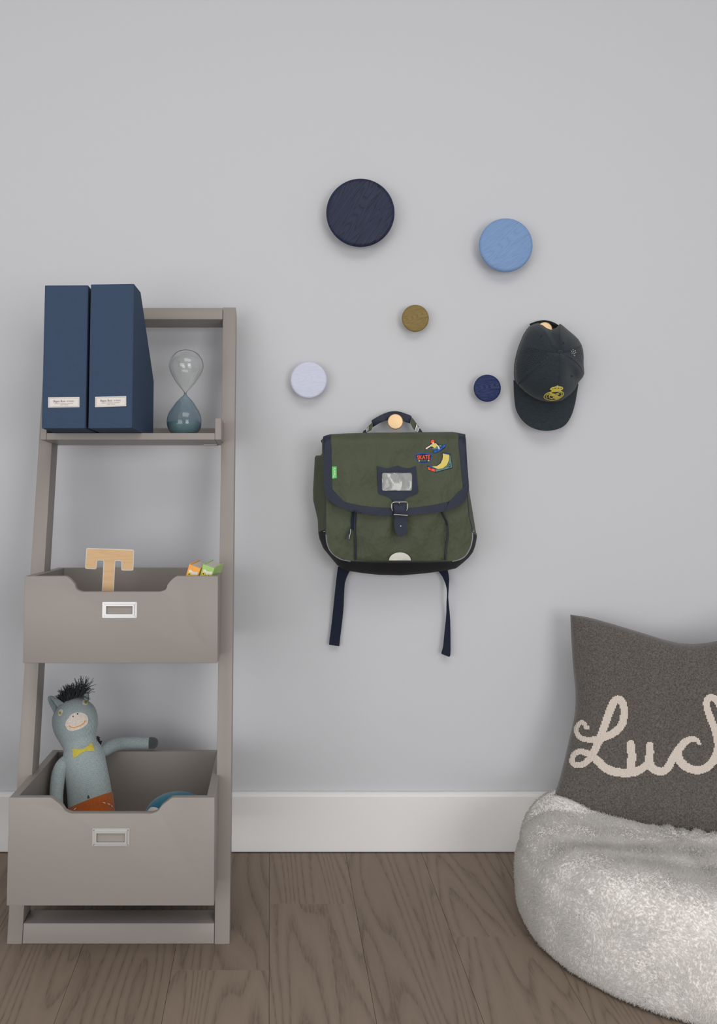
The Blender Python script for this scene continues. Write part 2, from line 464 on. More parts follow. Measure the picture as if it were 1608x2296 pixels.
# end joints seen in the photograph; other rows get plain staggering
JOINT = {-1: [-.50], 0: [-.255], 2: [-.385], -3: [-.345], 3: [-1.2], 1: [-1.75], -2: [-.95], -4: [-1.1]}
for k in range(-13, 17):
    x0 = -.002+k*PW
    js = [-.002]+sorted(JOINT.get(k, [-.45-.37*((k*5) % 7)/7*2]), reverse=True)
    while js[-1]-1.8 > -4.4: js.append(js[-1]-1.8)
    js.append(-4.58)
    for a, b in zip(js[:-1], js[1:]):
        plank(x0+.0003, x0+PW-.0003, b+.0001, a-.0001)

# ---------------------------------------------------------------- ladder shelf
LA = math.atan2(.326, 1.339)
E_up = (math.sin(LA), math.cos(LA)); E_bk = (math.cos(LA), -math.sin(LA))
FY = -.412
def fy(z): return FY+.2435*z
XL0, XL1, XR0, XR1 = -.5337, -.5030, -.1131, -.0822
RD = .056
shelf = empty('ladder_shelf', (-.308, -.39, 0))
tag(shelf, 'taupe leaning ladder shelf with a top ledge and two notched storage bins', 'shelf')
def rail(x0, x1):
    Lr = 1.339/E_up[1]
    top = (FY+E_up[0]*Lr, E_up[1]*Lr)
    tb = (top[0]+E_bk[0]*RD, top[1]+E_bk[1]*RD)
    poly = [(FY, 0), top, tb, (FY+RD/math.cos(LA), 0)]
    mk('side_rail', prism(poly, x0, x1, .0012), M['grey'], shelf)
rail(XL0, XL1); rail(XR0, XR1)
def slant_box(z0, z1, x0, x1, depth, name, y_in=0.0):
    a0 = (fy(z0)+y_in, z0); a1 = (fy(z1)+y_in, z1)
    poly = [a0, a1, (a1[0]+E_bk[0]*depth, a1[1]+E_bk[1]*depth), (a0[0]+E_bk[0]*depth, a0[1]+E_bk[1]*depth)]
    return mk(name, prism(poly, x0, x1, .001), M['grey'], shelf)
slant_box(1.3095, 1.3375, XL1+.0008, XR0-.0008, RD, 'top_crossbar', .0005)
# foot bar: level top so that it stands flat on the floor
mk('foot_bar', prism([(FY+.0005, .0005), (fy(.037)+.0005, .037), (fy(.037)+.052, .037), (FY+.052, .0005)], XL1+.0008, XR0-.0008, .001), M['grey'], shelf)

def frame_fn(y0, z0, th):
    c, s = math.cos(th), math.sin(th)
    return lambda x, a, b: (x, y0+a*c+b*s, z0-a*s+b*c)
BX0, BX1 = -.508, -.108; BC = (BX0+BX1)/2
def label_holder(xf, xc, zc, w_, h_, parent):
    # flat flange, raised inner frame, four screws, on the face a = 0
    def ring(o, i, a0, a1):
        V, Fc = [], []
        for (W_, H_), a in ((o, a0), (o, a1), (i, a1), (i, a0)):
            for sx, sz in ((-1, -1), (1, -1), (1, 1), (-1, 1)): V.append(xf(xc+sx*W_/2, a, zc+sz*H_/2))
        for r in range(3):
            for k in range(4): Fc.append((r*4+k, r*4+(k+1) % 4, (r+1)*4+(k+1) % 4, (r+1)*4+k))
        for k in range(4): Fc.append((12+k, 12+(k+1) % 4, (k+1) % 4, k))
        return V, Fc
    parts = [ring((w_, h_), (w_*.80, h_*.60), 0.0, -.0012), ring((w_*.86, h_*.72), (w_*.755, h_*.50), -.0008, -.0045)]
    o = mk('label_holder', join(*parts), M['chrome'], parent, smooth=False)
    bm = bmesh.new(); bm.from_mesh(o.data); bmesh.ops.bevel(bm, geom=bm.edges[:], offset=.0005, segments=2, affect='EDGES'); bm.to_mesh(o.data); bm.free()
    o['label'] = 'brushed nickel label holder frame'
    scr = []
    for sx in (-1, 1):
        for sz in (-1, 1):
            cx, cz = xc+sx*w_*.455, zc+sz*h_*.41
            V = [xf(cx+.0013*math.cos(t), -.0019, cz+.0013*math.sin(t)) for t in np.linspace(0, 2*math.pi, 10, endpoint=False)]
            V += [xf(cx+.0013*math.cos(t), -.0008, cz+.0013*math.sin(t)) for t in np.linspace(0, 2*math.pi, 10, endpoint=False)]
            scr.append((V, [tuple(range(10))]+[(i, i+10, (i+1) % 10+10, (i+1) % 10) for i in range(10)]))
    for s_ in scr: mk('screw', s_, M['steel'], parent, smooth=False)
def make_bin(y0, z0, th, Hh, depth, notch, lab):
    xf = frame_fn(y0, z0, th); t = .016
    # carcass behind the front panel
    body = join(box((BX0, t, 0), (BX0+t, depth, Hh), .0012, 1, xf), box((BX1-t, t, 0), (BX1, depth, Hh), .0012, 1, xf),
                box((BX0+t, depth-t, 0), (BX1-t, depth, Hh), .0012, 1, xf), box((BX0+t, t, .004), (BX1-t, depth-t, .014), 0, 1, xf))
    b = mk('bin', body, M['grey'], shelf)
    wo, wi, dp = notch
    half = cr([(wo+.006, Hh), (wo, Hh-.0006), (wo-.008, Hh-.006), ((wo+wi)/2-.002, Hh-dp*.52), (wi+.009, Hh-dp+.005), (wi-.002, Hh-dp+.0004), (wi-.01, Hh-dp)], 6)
    poly = [(BX0, 0), (BX0, Hh)]+[(BC-a, z) for a, z in half]+[(BC+a, z) for a, z in reversed(half)]+[(BX1, Hh), (BX1, 0)]
    # extrude along depth
    V, Fc = prism([(x, z) for x, z in poly], 0, t, .0016)
    V = [xf(x, a, z) for a, x, z in V]
    mk('front_panel', (V, Fc), M['grey'], b)
    label_holder(xf, *lab, b)
    # peg hole in the left side
    hx = BX0+t+.0004
    V = [xf(hx, depth*.30+.004*math.cos(a), Hh*.55+.007*math.sin(a)) for a in np.linspace(0, 2*math.pi, 12, endpoint=False)]
    V += [xf(hx-.003, depth*.30+.004*math.cos(a), Hh*.55+.007*math.sin(a)) for a in np.linspace(0, 2*math.pi, 12, endpoint=False)]
    mk('peg_hole', (V, [tuple(range(12))]+[(i, i+12, (i+1) % 12+12, (i+1) % 12) for i in range(12)]), M['hole'], b, smooth=False)
    return xf, b
TH = math.radians(4.6)
xf_low, bin_low = make_bin(-.500, .1239, TH, .2025, .347, (.1175, .081, .030), (-.3085, .128, .0725, .0335))
xf_mid, bin_mid = make_bin(-.388, .5629, TH, .1770, .290, (.1135, .083, .032), (-.3105, .108, .0715, .0325))
# top ledge
THT = math.radians(5.0)
xf_top = frame_fn(-.251, 1.0216, THT)
mk('ledge_board', box((BX0+.0142, 0, 0), (BX1-.0142, .150, .015), .0008, 1, xf_top), M['grey'], shelf)
mk('ledge_side', box((BX0, 0, 0), (BX0+.014, .150, .048), .0010, 1, xf_top), M['grey'], shelf)
mk('ledge_side', box((BX1-.014, 0, 0), (BX1, .150, .048), .0010, 1, xf_top), M['grey'], shelf)
mk('ledge_back', box((BX0+.0142, .138, .015), (BX1-.0142, .150, .040), .0008, 1, xf_top), M['grey'], shelf)
mk('ledge_bracket', box((BX1-.048, .118, -.002), (BX1-.016, .148, 0), .0005, 1, xf_top), M['white'], shelf)

# the neighbouring unit whose edge lies just beyond the left of the picture
def copy_tree(root, dx):
    r = root.copy(); COL.objects.link(r); r.location = root.location+Vector((dx, 0, 0))
    for ch in list(root.children):
        c = ch.copy(); COL.objects.link(c); c.parent = r
        for g in list(ch.children):
            e = g.copy(); COL.objects.link(e); e.parent = c
    return r
nb = copy_tree(shelf, -.585)
tag(nb, 'second taupe ladder shelf beyond the left edge, casting soft shadows on the wall', 'shelf')

# ---------------------------------------------------------------- magazine files
def file_box(x0, ly0, width, depth, Hh, psi, top_flat, back_h, card, label):
    c, s = math.cos(psi), math.sin(psi)
    def xf(x, a, b): # local: x across the spine, a towards the wall, b up
        return xf_top(x0+x*c+a*s, ly0-x*s+a*c, .0153+b)
    t = .0022
    prof = [(0, 0), (0, Hh), (top_flat, Hh), (depth, back_h), (depth, 0)]
    shell = join(prism(prof, 0, t, .0005, xf), prism(prof, width-t, width, .0005, xf), box((t, 0, 0), (width-t, t, Hh), 0, 1, xf),
                 box((t, depth-t, 0), (width-t, depth, back_h), 0, 1, xf), box((t, t, 0), (width-t, depth-t, t), 0, 1, xf),
                 box((t, t, Hh-t), (width-t, top_flat, Hh), 0, 1, xf))
    r = empty('magazine_file', xf(width/2, depth/2, 0)); tag(r, label, 'file box', 'magazine files on the top ledge')
    bd = mk('body', shell, M['bluebox'], r, smooth=False)
    dep = dep_of(bvh_of(bd), 1.85)
    cd = mk('label_card', sheet(card, dep, .0012, 0, step=0), M['card'], r, smooth=False)
    tl, tr, br, bl = [np.array(q, float) for q in card]
    def q(u, v): return tuple((tl*(1-u)+tr*u)*(1-v)+(bl*(1-u)+br*u)*v)
    def quad(u0, v0, u1, v1): return [q(u0, v0), q(u1, v0), q(u1, v1), q(u0, v1)]
    L_ = .0015
    txt = [text_on('Bigso Box', quad(.17, .28, .55, .56), dep, L_, .01), text_on('OF SWEDEN', quad(.59, .34, .82, .48), dep, L_),
           *[strip([q(u, v), q(u+w_, v)], .8, dep, .0001, .0012) for u, v, w_ in ((.20, .63, .16), (.38, .63, .2), (.60, .63, .19), (.38, .76, .1), (.50, .76, .14))]]   # small print too fine to read
    mk('label_text', join(*txt), M['ink'], cd, smooth=False)
    bord = [q(.03, .10), q(.97, .10), q(.97, .92), q(.03, .92), q(.03, .10)]
    mk('label_border', join(*[strip([bord[i], bord[i+1]], .5, dep, .0001, .0012) for i in range(4)]), M['ink'], cd, smooth=False)
    return r
file_box(-.4790, -.100, .0920, .235, .305, math.radians(.8), .070, .135,
         [(108.1, 890.9), (178.2, 890.2), (178.2, 912.9), (108.1, 914.0)], 'navy blue magazine file nearest the left rail, on the top ledge')
file_box(-.3812, -.1005, .0925, .235, .307, math.radians(3.2), .070, .135,
         [(213.4, 889.9), (283.1, 888.2), (283.1, 910.7), (213.4, 912.9)], 'navy blue magazine file with its sloping side showing, beside the hourglass')

# ---------------------------------------------------------------- hourglass
hz = 1.995/F/9.567
up_p = [(0, 125), (60, 126.5), (110, 132), (180, 155), (250, 200), (310, 270), (350, 340), (375, 440), (370, 520), (340, 610), (300, 690), (255, 765), (205, 840), (148, 910), (95, 970), (50, 1020), (24, 1050), (20, 1065)]
lo_p = [(20, 1065), (24, 1080), (40, 1105), (85, 1150), (140, 1205), (195, 1270), (248, 1350), (300, 1425), (345, 1510), (370, 1600), (378, 1670), (374, 1745), (358, 1810), (330, 1870), (298, 1915), (262, 1950), (225, 1963), (120, 1966), (0, 1966)]
hb = Vector(xf_top((412.2-PX)*1.995/F, .046, .0153))
Rh = Matrix.Rotation(math.radians(1.5), 3, 'Y') @ Matrix.Rotation(-THT, 3, 'X')
def hxf(r, a, z): return tuple(hb+Rh @ Vector((r*math.cos(a), r*math.sin(a), z)))
def shell_prof(p, th_):
    q = [(a[0]*hz, (1966-a[1])*hz) for a in cr(p, 4)]
    inner = []
    for i, (r, z) in enumerate(q):
        a = q[max(i-1, 0)]; b = q[min(i+1, len(q)-1)]
        dx, dz = b[0]-a[0], b[1]-a[1]; l = math.hypot(dx, dz) or 1
        nr, nz = -dz/l, dx/l      # outward for a profile that runs downwards
        inner.append((max(r-th_*abs(1)*nr*1.0, 0), z-th_*nz))
    return q, inner
hg = empty('hourglass', hb); tag(hg, 'smoke grey and blue glass hourglass standing on the top ledge', 'hourglass')
def bulb(name, p, m):
    q, i = shell_prof(p, .0011)
    i = [(min(r, q[k][0]), z) for k, (r, z) in enumerate(i)]
    V, Fc = lathe(q+i[::-1], 72, hxf)
    n = 72; N = len(q)*2
    Fc = Fc[:-2]+[((N-1)*n+k, (N-1)*n+(k+1) % n, (k+1) % n, k) for k in range(n)]
    return mk(name, (V, Fc), m, hg, sharp=0)
bulb('upper_bulb', up_p, M['glass_g']); bulb('lower_bulb', lo_p, M['glass_b'])
qs = [(a[0]*hz-.0016, (1966-a[1])*hz) for a in cr(lo_p, 4) if a[1] > 1690]
qs = [(max(r, 0), max(z, .0016)) for r, z in qs]
sp = [(0, (1966-1655)*hz), (.010, (1966-1662)*hz), (.022, (1966-1680)*hz)]+qs
mk('sand', lathe(sp, 48, hxf), M['sand'], hg, sharp=0)
V, Fc = tube([hxf(.0017*1.35, a, (1966-1065)*hz) for a in np.linspace(0, 2*math.pi, 24, endpoint=False)], .0013, 8, True)
mk('neck_collar', (V, Fc), M['glass_g'], hg)

# ---------------------------------------------------------------- wooden letter
z8 = Z(5.025, 180, 1220)
def rounded(poly, r, n=4):
    out = []; N = len(poly)
    for i in range(N):
        p = np.array(poly[i], float); a = np.array(poly[i-1], float)-p; b = np.array(poly[(i+1) % N], float)-p
        la, lb = np.linalg.norm(a), np.linalg.norm(b); rr = min(r, la*.45, lb*.45)
        s, e = p+a/la*rr, p+b/lb*rr
        for k in range(n+1):
            t = k/n; out.append(tuple((1-t)**2*s+2*t*(1-t)*p+t*t*e))
    return out
T_ = z8([(70, 43), (606, 63), (598, 298), (462, 297), (466, 190), (394, 187), (374, 620)])+[(248.5, 1461), (221.5, 1461)]+z8([(240, 620), (263, 184), (190, 183), (180, 284), (54, 276)])
T_ = rounded(T_, 3.5)
dT = lambda x, y: 1.876
tl = mk('wooden_letter', sheet(T_, lambda x, y: 1.876+.033, .033, 0, step=0), M['white'], smooth=False)
tag(tl, 'wooden letter T with white edges standing in the middle bin', 'letter')
cT = np.array(T_)
inner = []
for i in range(len(T_)):
    a, b = cT[i-1], cT[(i+1) % len(T_)]; t = (b-a)/max(np.linalg.norm(b-a), 1e-9)
    inner.append(tuple(cT[i]+np.array([-t[1], t[0]])*1.6))
mk('wood_face', sheet(inner, dT, .0006, 0, step=0), M['ply'], tl, smooth=False)

# ---------------------------------------------------------------- little board books
def board_book(tlx, tly, cover, label, eye):
    d = 1.862
    p0 = Vector(P(tlx, tly, d)); yaw = math.radians(13); roll = math.radians(17.5)
    R = Matrix.Rotation(-yaw, 3, 'Z') @ Matrix.Rotation(roll, 3, 'Y')
    wd, dp, hh = .0258, .070, .180
    xf = lambda x, a, b: tuple(p0+R @ Vector((x, a, b)))
    r = empty('board_book', xf(wd/2, dp/2, -hh)); tag(r, label, 'book', 'small board books in the middle bin')
    ct = .0016
    cov = mk('cover', join(box((0, 0, -hh), (wd, ct, 0), .0004, 1, xf), box((0, ct, -hh), (ct, dp, .0012), .0003, 1, xf), box((wd-ct, ct, -hh), (wd, dp, .0012), .0003, 1, xf)), M[cover], r, smooth=False)
    mk('pages', box((ct, ct, -hh+.002), (wd-ct, dp-.003, -.0018), 0, 1, xf), M['page'], r, smooth=False)
    dep = dep_of(bvh_of(cov), d)
    zb = Z(10.05, 400, 1240); ox, oy = eye
    sh = lambda pts: [(x+ox, y+oy) for x, y in zb(pts)]
    brow = [(235, 400), (262, 378), (290, 385), (320, 415), (370, 430), (430, 430), (440, 450), (432, 485), (410, 500), (385, 480), (350, 478), (330, 500), (300, 490), (285, 450), (262, 435), (236, 430)]
    mk('owl_brow', sheet(cr(sh(brow), 3, True), dep, .0003, 0, step=0), M['cream'], cov, smooth=False)
    mk('owl_cheek', sheet(ellipse(*sh([(200, 530)])[0], 4.5, 2.4, .3), dep, .0003, 0, step=0), M['cream'], cov, smooth=False)
    for ex, ey in ((243, 475), (366, 520)):
        cx, cy = sh([(ex, ey)])[0]
        mk('owl_eye', sheet(ellipse(cx, cy, 4.1, 4.3), dep, .0005, .0003, step=0), M['yellow'], cov, smooth=False)
        mk('owl_pupil', sheet(ellipse(cx, cy, 1.5, 1.6, 0, 12), dep, .0004, .0009, step=0), M['black'], cov, smooth=False)
board_book(424.4, 1265.4, 'orange', 'small orange board book with owl eyes in the middle bin', (0, 0))
board_book(455.7, 1264.9, 'green', 'small green board book with owl eyes beside the right rail', (31.9, -.8))

# ---------------------------------------------------------------- knitted donkey
z4 = Z(5.545, 80, 1510)
def loft(rows, n=40, sub=5, flat=.82, caps=True, right=None):
    """rows: (x,y in pixels, distance, half width in pixels)"""
    R_ = cr(rows, sub)
    C = [Vector(P(a, b, d)) for a, b, d, h_ in R_]; rad = [max(h_, .2)*d/F for a, b, d, h_ in R_]
    V, Fc = [], []
    for i, c in enumerate(C):
        t = (C[min(i+1, len(C)-1)]-C[max(i-1, 0)]).normalized()
        a = right if right else Vector((0, 1, 0)).cross(t)
        a = (a-t*a.dot(t)*(0 if right else 1)).normalized(); b = t.cross(a).normalized()
        for k in range(n):
            an = 2*math.pi*k/n
            V.append(tuple(c+rad[i]*(math.cos(an)*a+flat*math.sin(an)*b)))
    for i in range(len(C)-1):
        for k in range(n): Fc.append((i*n+k, i*n+(k+1) % n, (i+1)*n+(k+1) % n, (i+1)*n+k))
    if caps: Fc += [tuple(range(n)), tuple(range((len(C)-1)*n, len(C)*n))]
    return V, Fc
dk = empty('plush_donkey', P(205, 1925, 1.90)); tag(dk, 'blue-grey knitted donkey doll with yellow bow tie sitting in the bottom bin', 'plush toy')
rows = [(712, 2270, 1.885, 235), (705, 1950, 1.905, 285), (690, 1720, 1.925, 282), (662, 1450, 1.945, 274), (630, 1250, 1.96, 266), (600, 1080, 1.975, 262), (572, 965, 1.985, 238),
        (550, 880, 1.99, 210), (530, 800, 1.995, 232), (508, 690, 2.0, 270), (490, 590, 2.004, 283), (473, 495, 2.008, 270), (459, 420, 2.011, 228), (449, 362, 2.0135, 168), (443, 327, 2.015, 105), (440, 312, 2.0156, 55), (439, 307, 2.0158, 6)]
def zr(rows): return [(80+a/5.545, 1510+b/5.545, d, h_/5.545) for a, b, d, h_ in rows]
body = mk('body', loft(zr(rows), 48, 6), M['dk_knit'], dk, sharp=0)
bvb = bvh_of(body); depb = dep_of(bvb, 1.97)
# shorts with a slanting waist
rows_s = [(712, 2285, 1.882, 248), (705, 1950, 1.902, 296), (690, 1720, 1.922, 292), (675, 1582, 1.931, 287)]
V, Fc = loft(zr(rows_s), 48, 6)
nr = 48; top = len(V)//nr
V = [list(v) for v in V]
for i in range(top):
    f = max(0, (i-(top-8))/7)
    c = sum(Vector(V[i*nr+k])[0] for k in range(nr))/nr
    for k in range(nr): V[i*nr+k][2] += f*.17*(V[i*nr+k][0]-c)
shorts = mk('shorts', (V, Fc), M['dk_or'], dk, sharp=60)
deps = dep_of(bvh_of(shorts), 1.88)
for a, b in (((476, 1694), (503, 1672)), ((838, 1604), (868, 1614)), ((898, 1618), (928, 1632)), ((944, 1640), (956, 1660))):
    mk('stitch', strip(z4([a, b]), 1.8, deps, .0008, 0), M['thread'], shorts, smooth=False)
# arms
armL = [(420, 1040, 1.985, 40), (372, 1085, 1.972, 66), (322, 1155, 1.955, 82), (285, 1260, 1.945, 88), (265, 1400, 1.93, 86), (258, 1540, 1.915, 82), (268, 1680, 1.90, 78), (290, 1800, 1.89, 70), (300, 1860, 1.885, 40), (302, 1880, 1.885, 6)]
mk('arm', loft(zr(armL), 24, 6, 1.0), M['dk_knit'], dk, sharp=0)
armR = [(815, 985, 1.995, 60), (860, 955, 2.005, 72), (940, 905, 2.025, 78), (1060, 872, 2.05, 74), (1200, 862, 2.062, 72), (1330, 864, 2.066, 70), (1418, 866, 2.066, 69)]
a2 = mk('arm', loft(zr(armR), 24, 6, 1.0), M['dk_knit'], dk, sharp=0)
hoof = [(1414, 866, 2.066, 71), (1450, 866, 2.066, 71), (1485, 866, 2.066, 64), (1510, 867, 2.066, 44), (1521, 868, 2.066, 18), (1524, 868, 2.066, 3)]
mk('hoof', loft(zr(hoof), 24, 5, 1.0), M['dk_dark'], a2, sharp=0)
# face
mz = [(370, 650), (372, 610), (400, 565), (440, 512), (500, 487), (560, 485), (610, 500), (645, 535), (655, 580), (640, 630), (590, 670), (520, 700), (450, 715), (400, 700)]
mk('muzzle', sheet(cr(z4(mz), 4, True), depb, .0012, 0, step=5), M['dk_cream'], body)
mk('mouth', strip(cr(z4([(412, 648), (430, 664), (460, 672), (505, 666), (560, 645), (598, 618), (612, 600), (616, 584)]), 5), 1.9, depb, .0008, .0012), M['dk_mouth'], body, smooth=False)
for x, y in ((465, 533), (520, 503)): mk('nostril', sheet(ellipse(*z4([(x, y)])[0], 1.5, 1.7, 0, 12), depb, .0006, .0012, step=0), M['black'], body, smooth=False)
for (x, y, rx, ry, ro), (ix, iy, ir) in (((308, 485, 28, 44, .35), (300, 490, 15)), ((613, 360, 36, 37, .5), (626, 354, 18))):
    q = z4([(x, y)])[0]; e = mk('eye', sheet(ellipse(*q, rx/5.545, ry/5.545, ro), depb, .0012, .0002, step=0), M['dk_cream'], body)
    q = z4([(ix, iy)])[0]; mk('iris', sheet(ellipse(*q, ir/5.545, ir*1.2/5.545, 0, 14), depb, .0012, .0014, step=0), M['dk_green'], body)
mk('bow_tie', sheet(z4([(453, 940), (490, 934), (545, 942), (592, 938), (640, 905), (697, 854), (716, 905), (736, 962), (690, 965), (625, 962), (575, 985), (520, 1025), (466, 1050), (460, 990)]), depb, .0012, 0, step=4), M['dk_yel'], body)
mk('navel', sheet(cr(z4([(655, 1512), (672, 1540), (668, 1552), (642, 1552), (640, 1538)]), 4, True), depb, .0008, 0, step=0), M['dk_dark'], body)
# ears: cupped leaves
def ear(poly, ridge, d0, cup):
    A = np.array(ridge, float)
    def dep(px, py):
        a, b = A; t = b-a; L2 = t@t
        q = np.array([px, py])-a; s = abs(q[0]*t[1]-q[1]*t[0])/math.sqrt(L2)
        return d0-cup*s/10
    return sheet(cr(z4(poly), 4, True), dep, .004, 0, step=3)
e = mk('ear', ear([(240, 492), (200, 440), (165, 370), (150, 305), (165, 280), (205, 278), (262, 306), (325, 350), (372, 395), (330, 445)], z4([(170, 290), (300, 440)]), 2.012, .010), M['dk_knit'], dk, sharp=60)
mk('ear_lining', ear([(290, 428), (252, 395), (215, 340), (190, 298), (206, 286), (255, 315), (315, 352), (345, 380)], z4([(190, 290), (310, 410)]), 2.004, .006), M['dk_knit'], e, sharp=60)
e = mk('ear', ear([(520, 300), (545, 262), (590, 235), (635, 232), (660, 250), (665, 300), (655, 345), (600, 330)], z4([(640, 240), (590, 330)]), 2.03, .008), M['dk_knit'], dk, sharp=60)
mk('ear_lining', ear([(598, 318), (604, 262), (640, 250), (652, 290), (645, 330)], z4([(640, 250), (610, 320)]), 2.022, .006), M['dk_knit'], e, sharp=60)
# mane
st = []
for i in range(420):
    u = random.random()
    rx, ry = 345+u*225, 372-u*80+random.uniform(-12, 8)-40*math.sin(u*math.pi)*.5
    ang = math.radians(random.gauss(128-u*70, 14)); ln = random.uniform(95, 200)*(1 if u > .25 else .75)
    if u > .55 and random.random() < .5: ln *= 1.45; ang = math.radians(random.gauss(62, 9))
    if random.random() < .05: ang = math.radians(random.uniform(5, 40)); ln = 200
    d0 = 2.018+random.uniform(-.022, .022); bend = random.uniform(-1.5, 1.5)
    pts = []
    x, y = rx, ry
    for k in range(6):
        pts.append(P(80+x/5.545, 1510+y/5.545, d0+random.uniform(-.003, .003)+k*.001))
        x += math.cos(ang)*ln/5; y -= math.sin(ang)*ln/5; ang += bend*.16
    st.append(tube(pts, [.0007]*5+[.0004], 4))
for i in range(26):
    u = random.random(); x, y = 762+u*52, 800+u*80; ang = math.radians(random.gauss(60, 30)); ln = random.uniform(15, 40)
    st.append(tube([P(80+(x-18)/5.545, 1510+(y+6)/5.545, 2.035), P(80+x/5.545, 1510+y/5.545, 2.035), P(80+(x+math.cos(ang)*ln)/5.545, 1510+(y-math.sin(ang)*ln)/5.545, 2.035)], .0011, 4))
mane = mk('mane', join(*st), M['dk_mane'], dk, smooth=False); mane['kind'] = 'stuff'

# ---------------------------------------------------------------- teal plush lying in the bottom bin
c0 = Vector(P(399, 1850, 1.835)); V, Fc = [], []
for i in range(25):
    th_ = math.pi*i/24
    for k in range(36):
        a = 2*math.pi*k/36; z = math.cos(th_); r = math.sin(th_)
        V.append(tuple(c0+Vector((.073*r*math.cos(a)*(1+.1*z), .068*r*math.sin(a), (.0655 if z > 0 else .086)*z))))
for i in range(24):
    for k in range(36): Fc.append((i*36+k, i*36+(k+1) % 36, (i+1)*36+(k+1) % 36, (i+1)*36+k))
tp = empty('teal_plush', (c0.x, c0.y, c0.z-.086)); tag(tp, 'teal felt plush toy with a white patch, half hidden in the bottom bin', 'plush toy')
pb = mk('body', (V, Fc), M['teal'], tp, sharp=0)
dpb = dep_of(bvh_of(pb), 1.78)
z6 = Z(13.4, 300, 1760)
mk('white_patch', sheet(cr(z6([(380, 830), (430, 750), (500, 680), (590, 665), (680, 685), (770, 735), (840, 860), (760, 960), (560, 980), (410, 930)]), 4, True), dpb, .0015, 0, step=3), M['felt_w'], pb)
fz = [(375, 1786), (392, 1780.5), (410, 1781), (424, 1785), (424, 1800), (380, 1800)]
mk('fin', sheet(cr(fz, 4, True), lambda x, y: 1.90, .010, 0, step=5), M['teal'], tp)

# ---------------------------------------------------------------- wall knobs
def knob(cx, cy, r_px, depth, m, label, rot, dome=.10):
    d = D-depth; r = r_px*d/F; c = Vector(P(cx, cy, d))
    rim = min(.016, r*.22)
    pr = [(0, 0)]
    for k in range(1, 9): pr.append((r*.86*k/8, dome*r*.10*(k/8)**2))
    for k in range(1, 9):
        a = math.pi/2*k/8
        pr.append((r*.86+(r*.14)*math.sin(a), dome*r*.10+rim*.45*(1-math.cos(a))))
    pr += [(r*.985, rim*.75), (r*.93, rim*1.05), (r*.80, rim*1.45), (r*.62, rim*1.8+depth*.10), (r*.46, depth*.62), (r*.40, depth*.80), (r*.40, depth-.0004), (0, depth-.0004)]
    R = Matrix.Rotation(rot, 3, 'Y')
    V, Fc = lathe(pr, 96, lambda rr, a, h_: (rr*math.cos(a), h_, rr*math.sin(a)))
    o = mk('wall_knob', (V, Fc), m, sharp=50)
    o.location = c; o.rotation_euler = (0, rot, 0)
    return tag(o, label, 'coat hook', 'round wall knobs')
W = {}
def dotwood(name, base, dark, amt=.8, k=1.): return wood(name, base, dark, (46*k, 8, 4.5*k), 15, rough=.42, bump=.35, amount=amt, strand=30)
knob(809, 475.5, 77, .046, dotwood('navy_stained_oak', (38, 45, 70), (12, 15, 28), 1.0), 'largest round navy wall knob with visible wood grain', math.radians(35))
knob(1136, 548.5, 60.3, .041, dotwood('sky_blue_stained_oak', (120, 148, 190), (98, 126, 170), .6), 'light blue round wooden wall knob, second largest', math.radians(55))
knob(932, 713.3, 30.3, .030, dotwood('olive_stained_oak', (132, 112, 66), (100, 82, 42), .8, 1.9), 'olive brown round wooden wall knob above the satchel', math.radians(75))
knob(692.5, 852, 41, .034, dotwood('pale_lavender_oak', (200, 204, 222), (192, 196, 216), .6, 1.5), 'pale lavender round wall knob left of the satchel', math.radians(90))
knob(1093.5, 870.3, 30.5, .030, dotwood('royal_navy_oak', (30, 46, 94), (10, 16, 42), 1.0, 1.9), 'small royal navy round wall knob beside the cap', math.radians(85))
knob(887, 945.5, 17.3, .050, M['brass'], 'small brass wall knob holding the satchel handle', 0, .3)
knob(1222.5, 739, 17.0, .046, M['brass'], 'small brass wall knob holding the cap', 0, .3)

# ---------------------------------------------------------------- satchel
bag = empty('school_satchel', P(890, 1290, D-.06)); tag(bag, 'olive green school satchel with navy trim hanging from a brass knob', 'satchel')
Fo = [(727, 985), (1042, 982)]+[(1047, 1060), (1048.6, 1124), (1051, 1156.6), (1056.7, 1180.6), (1059, 1194), (1058.7, 1209), (1053.9, 1228.5), (1044, 1244.8), (1031.8, 1253.4), (1013.6, 1258)]+[(960, 1259.5), (895, 1260), (830, 1259.5)]+[(785.8, 1257.4), (767, 1254), (753.5, 1246.9), (741, 1234.4), (734, 1217), (731.7, 1197), (731, 1189.7), (731.7, 1126), (729, 1060)]
So = [(722, 984), (1045, 981)]+[(1048, 1040), (1052, 1099), (1061.5, 1156.6), (1067, 1191), (1070, 1202), (1066, 1223.7), (1060.6, 1238), (1051, 1250.5), (1039.5, 1261), (1023, 1274.4), (1004, 1278.5), (960, 1285), (899, 1290.4), (850, 1289), (812, 1285), (772, 1278.5), (757, 1268), (743.5, 1252), (725, 1229.5), (716, 1207), (713.7, 1194.6), (712.4, 1164.8), (702.5, 1122.5), (702, 1100), (706, 1024), (707, 1021.5), (722, 1021)]
Bo = [(728, 984), (1040, 981), (1044, 1060), (1046, 1150), (1046, 1210), (1030, 1250), (1000, 1268), (890, 1274), (790, 1268), (752, 1245), (736, 1205), (732, 1150), (728, 1060)]
